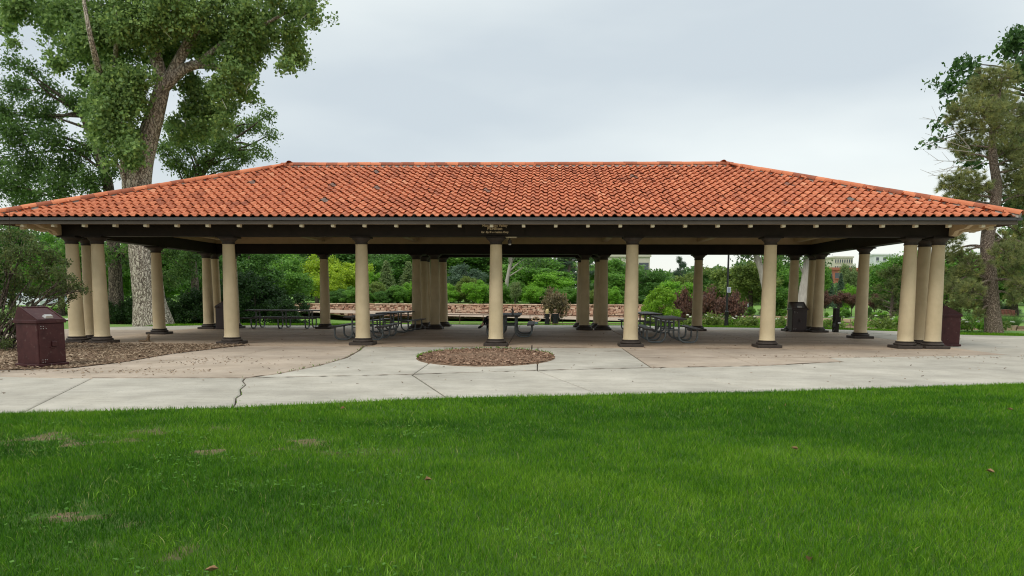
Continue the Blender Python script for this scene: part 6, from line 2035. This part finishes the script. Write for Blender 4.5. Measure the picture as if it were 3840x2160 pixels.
# tall pale weed sprigs standing out of the turf
pts, vals = [], []
for (wx, wy, wr, wn) in ((-0.9, 4.3, 0.16, 60), (0.5, 3.9, 0.10, 40), (2.3, 4.6, 0.13, 50), (3.4, 4.2, 0.12, 45), (-1.9, 5.4, 0.2, 70), (-2.6, 4.6, 0.22, 90), (-3.2, 6.4, 0.3, 110), (-1.2, 7.2, 0.3, 110), (0.9, 5.6, 0.1, 35), (4.4, 5.6, 0.15, 50), (-2.2, 3.9, 0.2, 80), (2.9, 3.7, 0.1, 40), (-4.2, 7.6, 0.3, 90), (-0.3, 8.3, 0.35, 120)):
    pts.append(np.stack([rng.normal(wx, wr, wn), rng.normal(wy, wr, wn), np.full(wn, 0.01)], 1)); vals.append(np.clip(rng.normal(0.86, 0.06, wn), 0.7, 0.96))
pts = np.concatenate(pts); vals = np.concatenate(vals); n = len(pts)
V, F, v = blades(pts, rng.uniform(0.03, 0.062, n), rng.uniform(0.005, 0.010, n), rng.uniform(0.5, 1.8, n), vals)
o = obj('weed_sprigs', np_mesh('weed_sprigs', V, F, 'grass_blade', fv=v)); o['kind'] = 'stuff'
tag(o, 'pale yellow green weed sprigs standing out of the lawn', 'weeds')
# weeds on the far rim of the round bed and along the crack
pts = []
for k in range(420):
    a = rng.uniform(0.15, math.pi * 1.12)
    pts.append((BC[0] + BRX * 0.97 * math.cos(a), BC[1] + BRY * 0.97 * math.sin(a)))
for k in range(14):
    i = rng.integers(0, 7); cpts = [E[3]] + crack + [Mv[3]]
    t = rng.random(); A, B = np.array(cpts[i]), np.array(cpts[i + 1])
    pts.append(tuple(A + (B - A) * t + rng.normal(size=2) * 0.02))
for k in range(60):
    i = rng.integers(0, 4); A, B = np.array(crv[i]), np.array(crv[i + 1]); pts.append(tuple(A + (B - A) * rng.random() + rng.normal(size=2) * 0.02))
pts = np.array(pts); n = len(pts)
V, F, v = blades(np.stack([pts[:, 0], pts[:, 1], np.full(n, 0.01)], 1), np.where(np.arange(n) < 420, rng.uniform(0.03, 0.10, n), rng.uniform(0.015, 0.045, n)), np.where(np.arange(n) < 420, 0.024, 0.012), rng.uniform(0.2, 1.2, n), np.clip(rng.normal(0.6, 0.15, n), 0, 0.9))
o = obj('joint_weeds', np_mesh('joint_weeds', V, F, 'grass_blade', fv=v)); o['kind'] = 'stuff'
tag(o, 'small green weeds along the bed rim and concrete joints', 'weeds')

# dry leaves lying on the lawn, one by one
LEAVES = [(2980, 1682, 'dark brown curled leaf on the lawn right of centre'), (2945, 1520, 'brown leaf pair on the lawn just below the path'), (1605, 1798, 'reddish brown leaf on the lawn left of centre'), (1285, 1531, 'pale tan leaf at the lawn edge'), (1125, 1580, 'small tan leaf on the bright green lawn edge'), (792, 2137, 'tan leaf at the bottom edge of the lawn'),
          (3790, 1535, 'dark leaf at the far right of the lawn'), (3715, 1768, 'brown curled leaf near the right edge of the lawn'), (3035, 2098, 'tan leaf low on the right half of the lawn')]
for x, y, lab in LEAVES:
    d = CF + CR * (x - 1920) / FOC + CD * (y - PY) / FOC
    t = (0.045 - CAM_POS[2]) / d[2]; P_ = CAM_POS + d * t
    q = MB()
    k = 0.034
    vs = [(-k, 0, 0.0), (-k * 0.4, k * 0.5, 0.012), (k * 0.3, k * 0.55, 0.02), (k, 0.01, 0.006), (k * 0.3, -k * 0.5, 0.022), (-k * 0.4, -k * 0.45, 0.01), (0, 0, -0.006)]
    q.add(vs + [(a_, b_, c_ - 0.0015) for a_, b_, c_ in vs], [(0, 6, 1), (1, 6, 2), (2, 6, 3), (3, 6, 4), (4, 6, 5), (5, 6, 0), (8, 13, 7), (9, 13, 8), (10, 13, 9), (11, 13, 10), (12, 13, 11), (7, 13, 12)])
    o = q.build('fallen_leaf', 'dry_leaf'); o.location = tuple(P_); o.rotation_euler = (rng.normal() * 0.3, rng.normal() * 0.3, rng.uniform(0, 6))
    tag(o, lab, 'leaf', 'fallen leaves on the lawn')
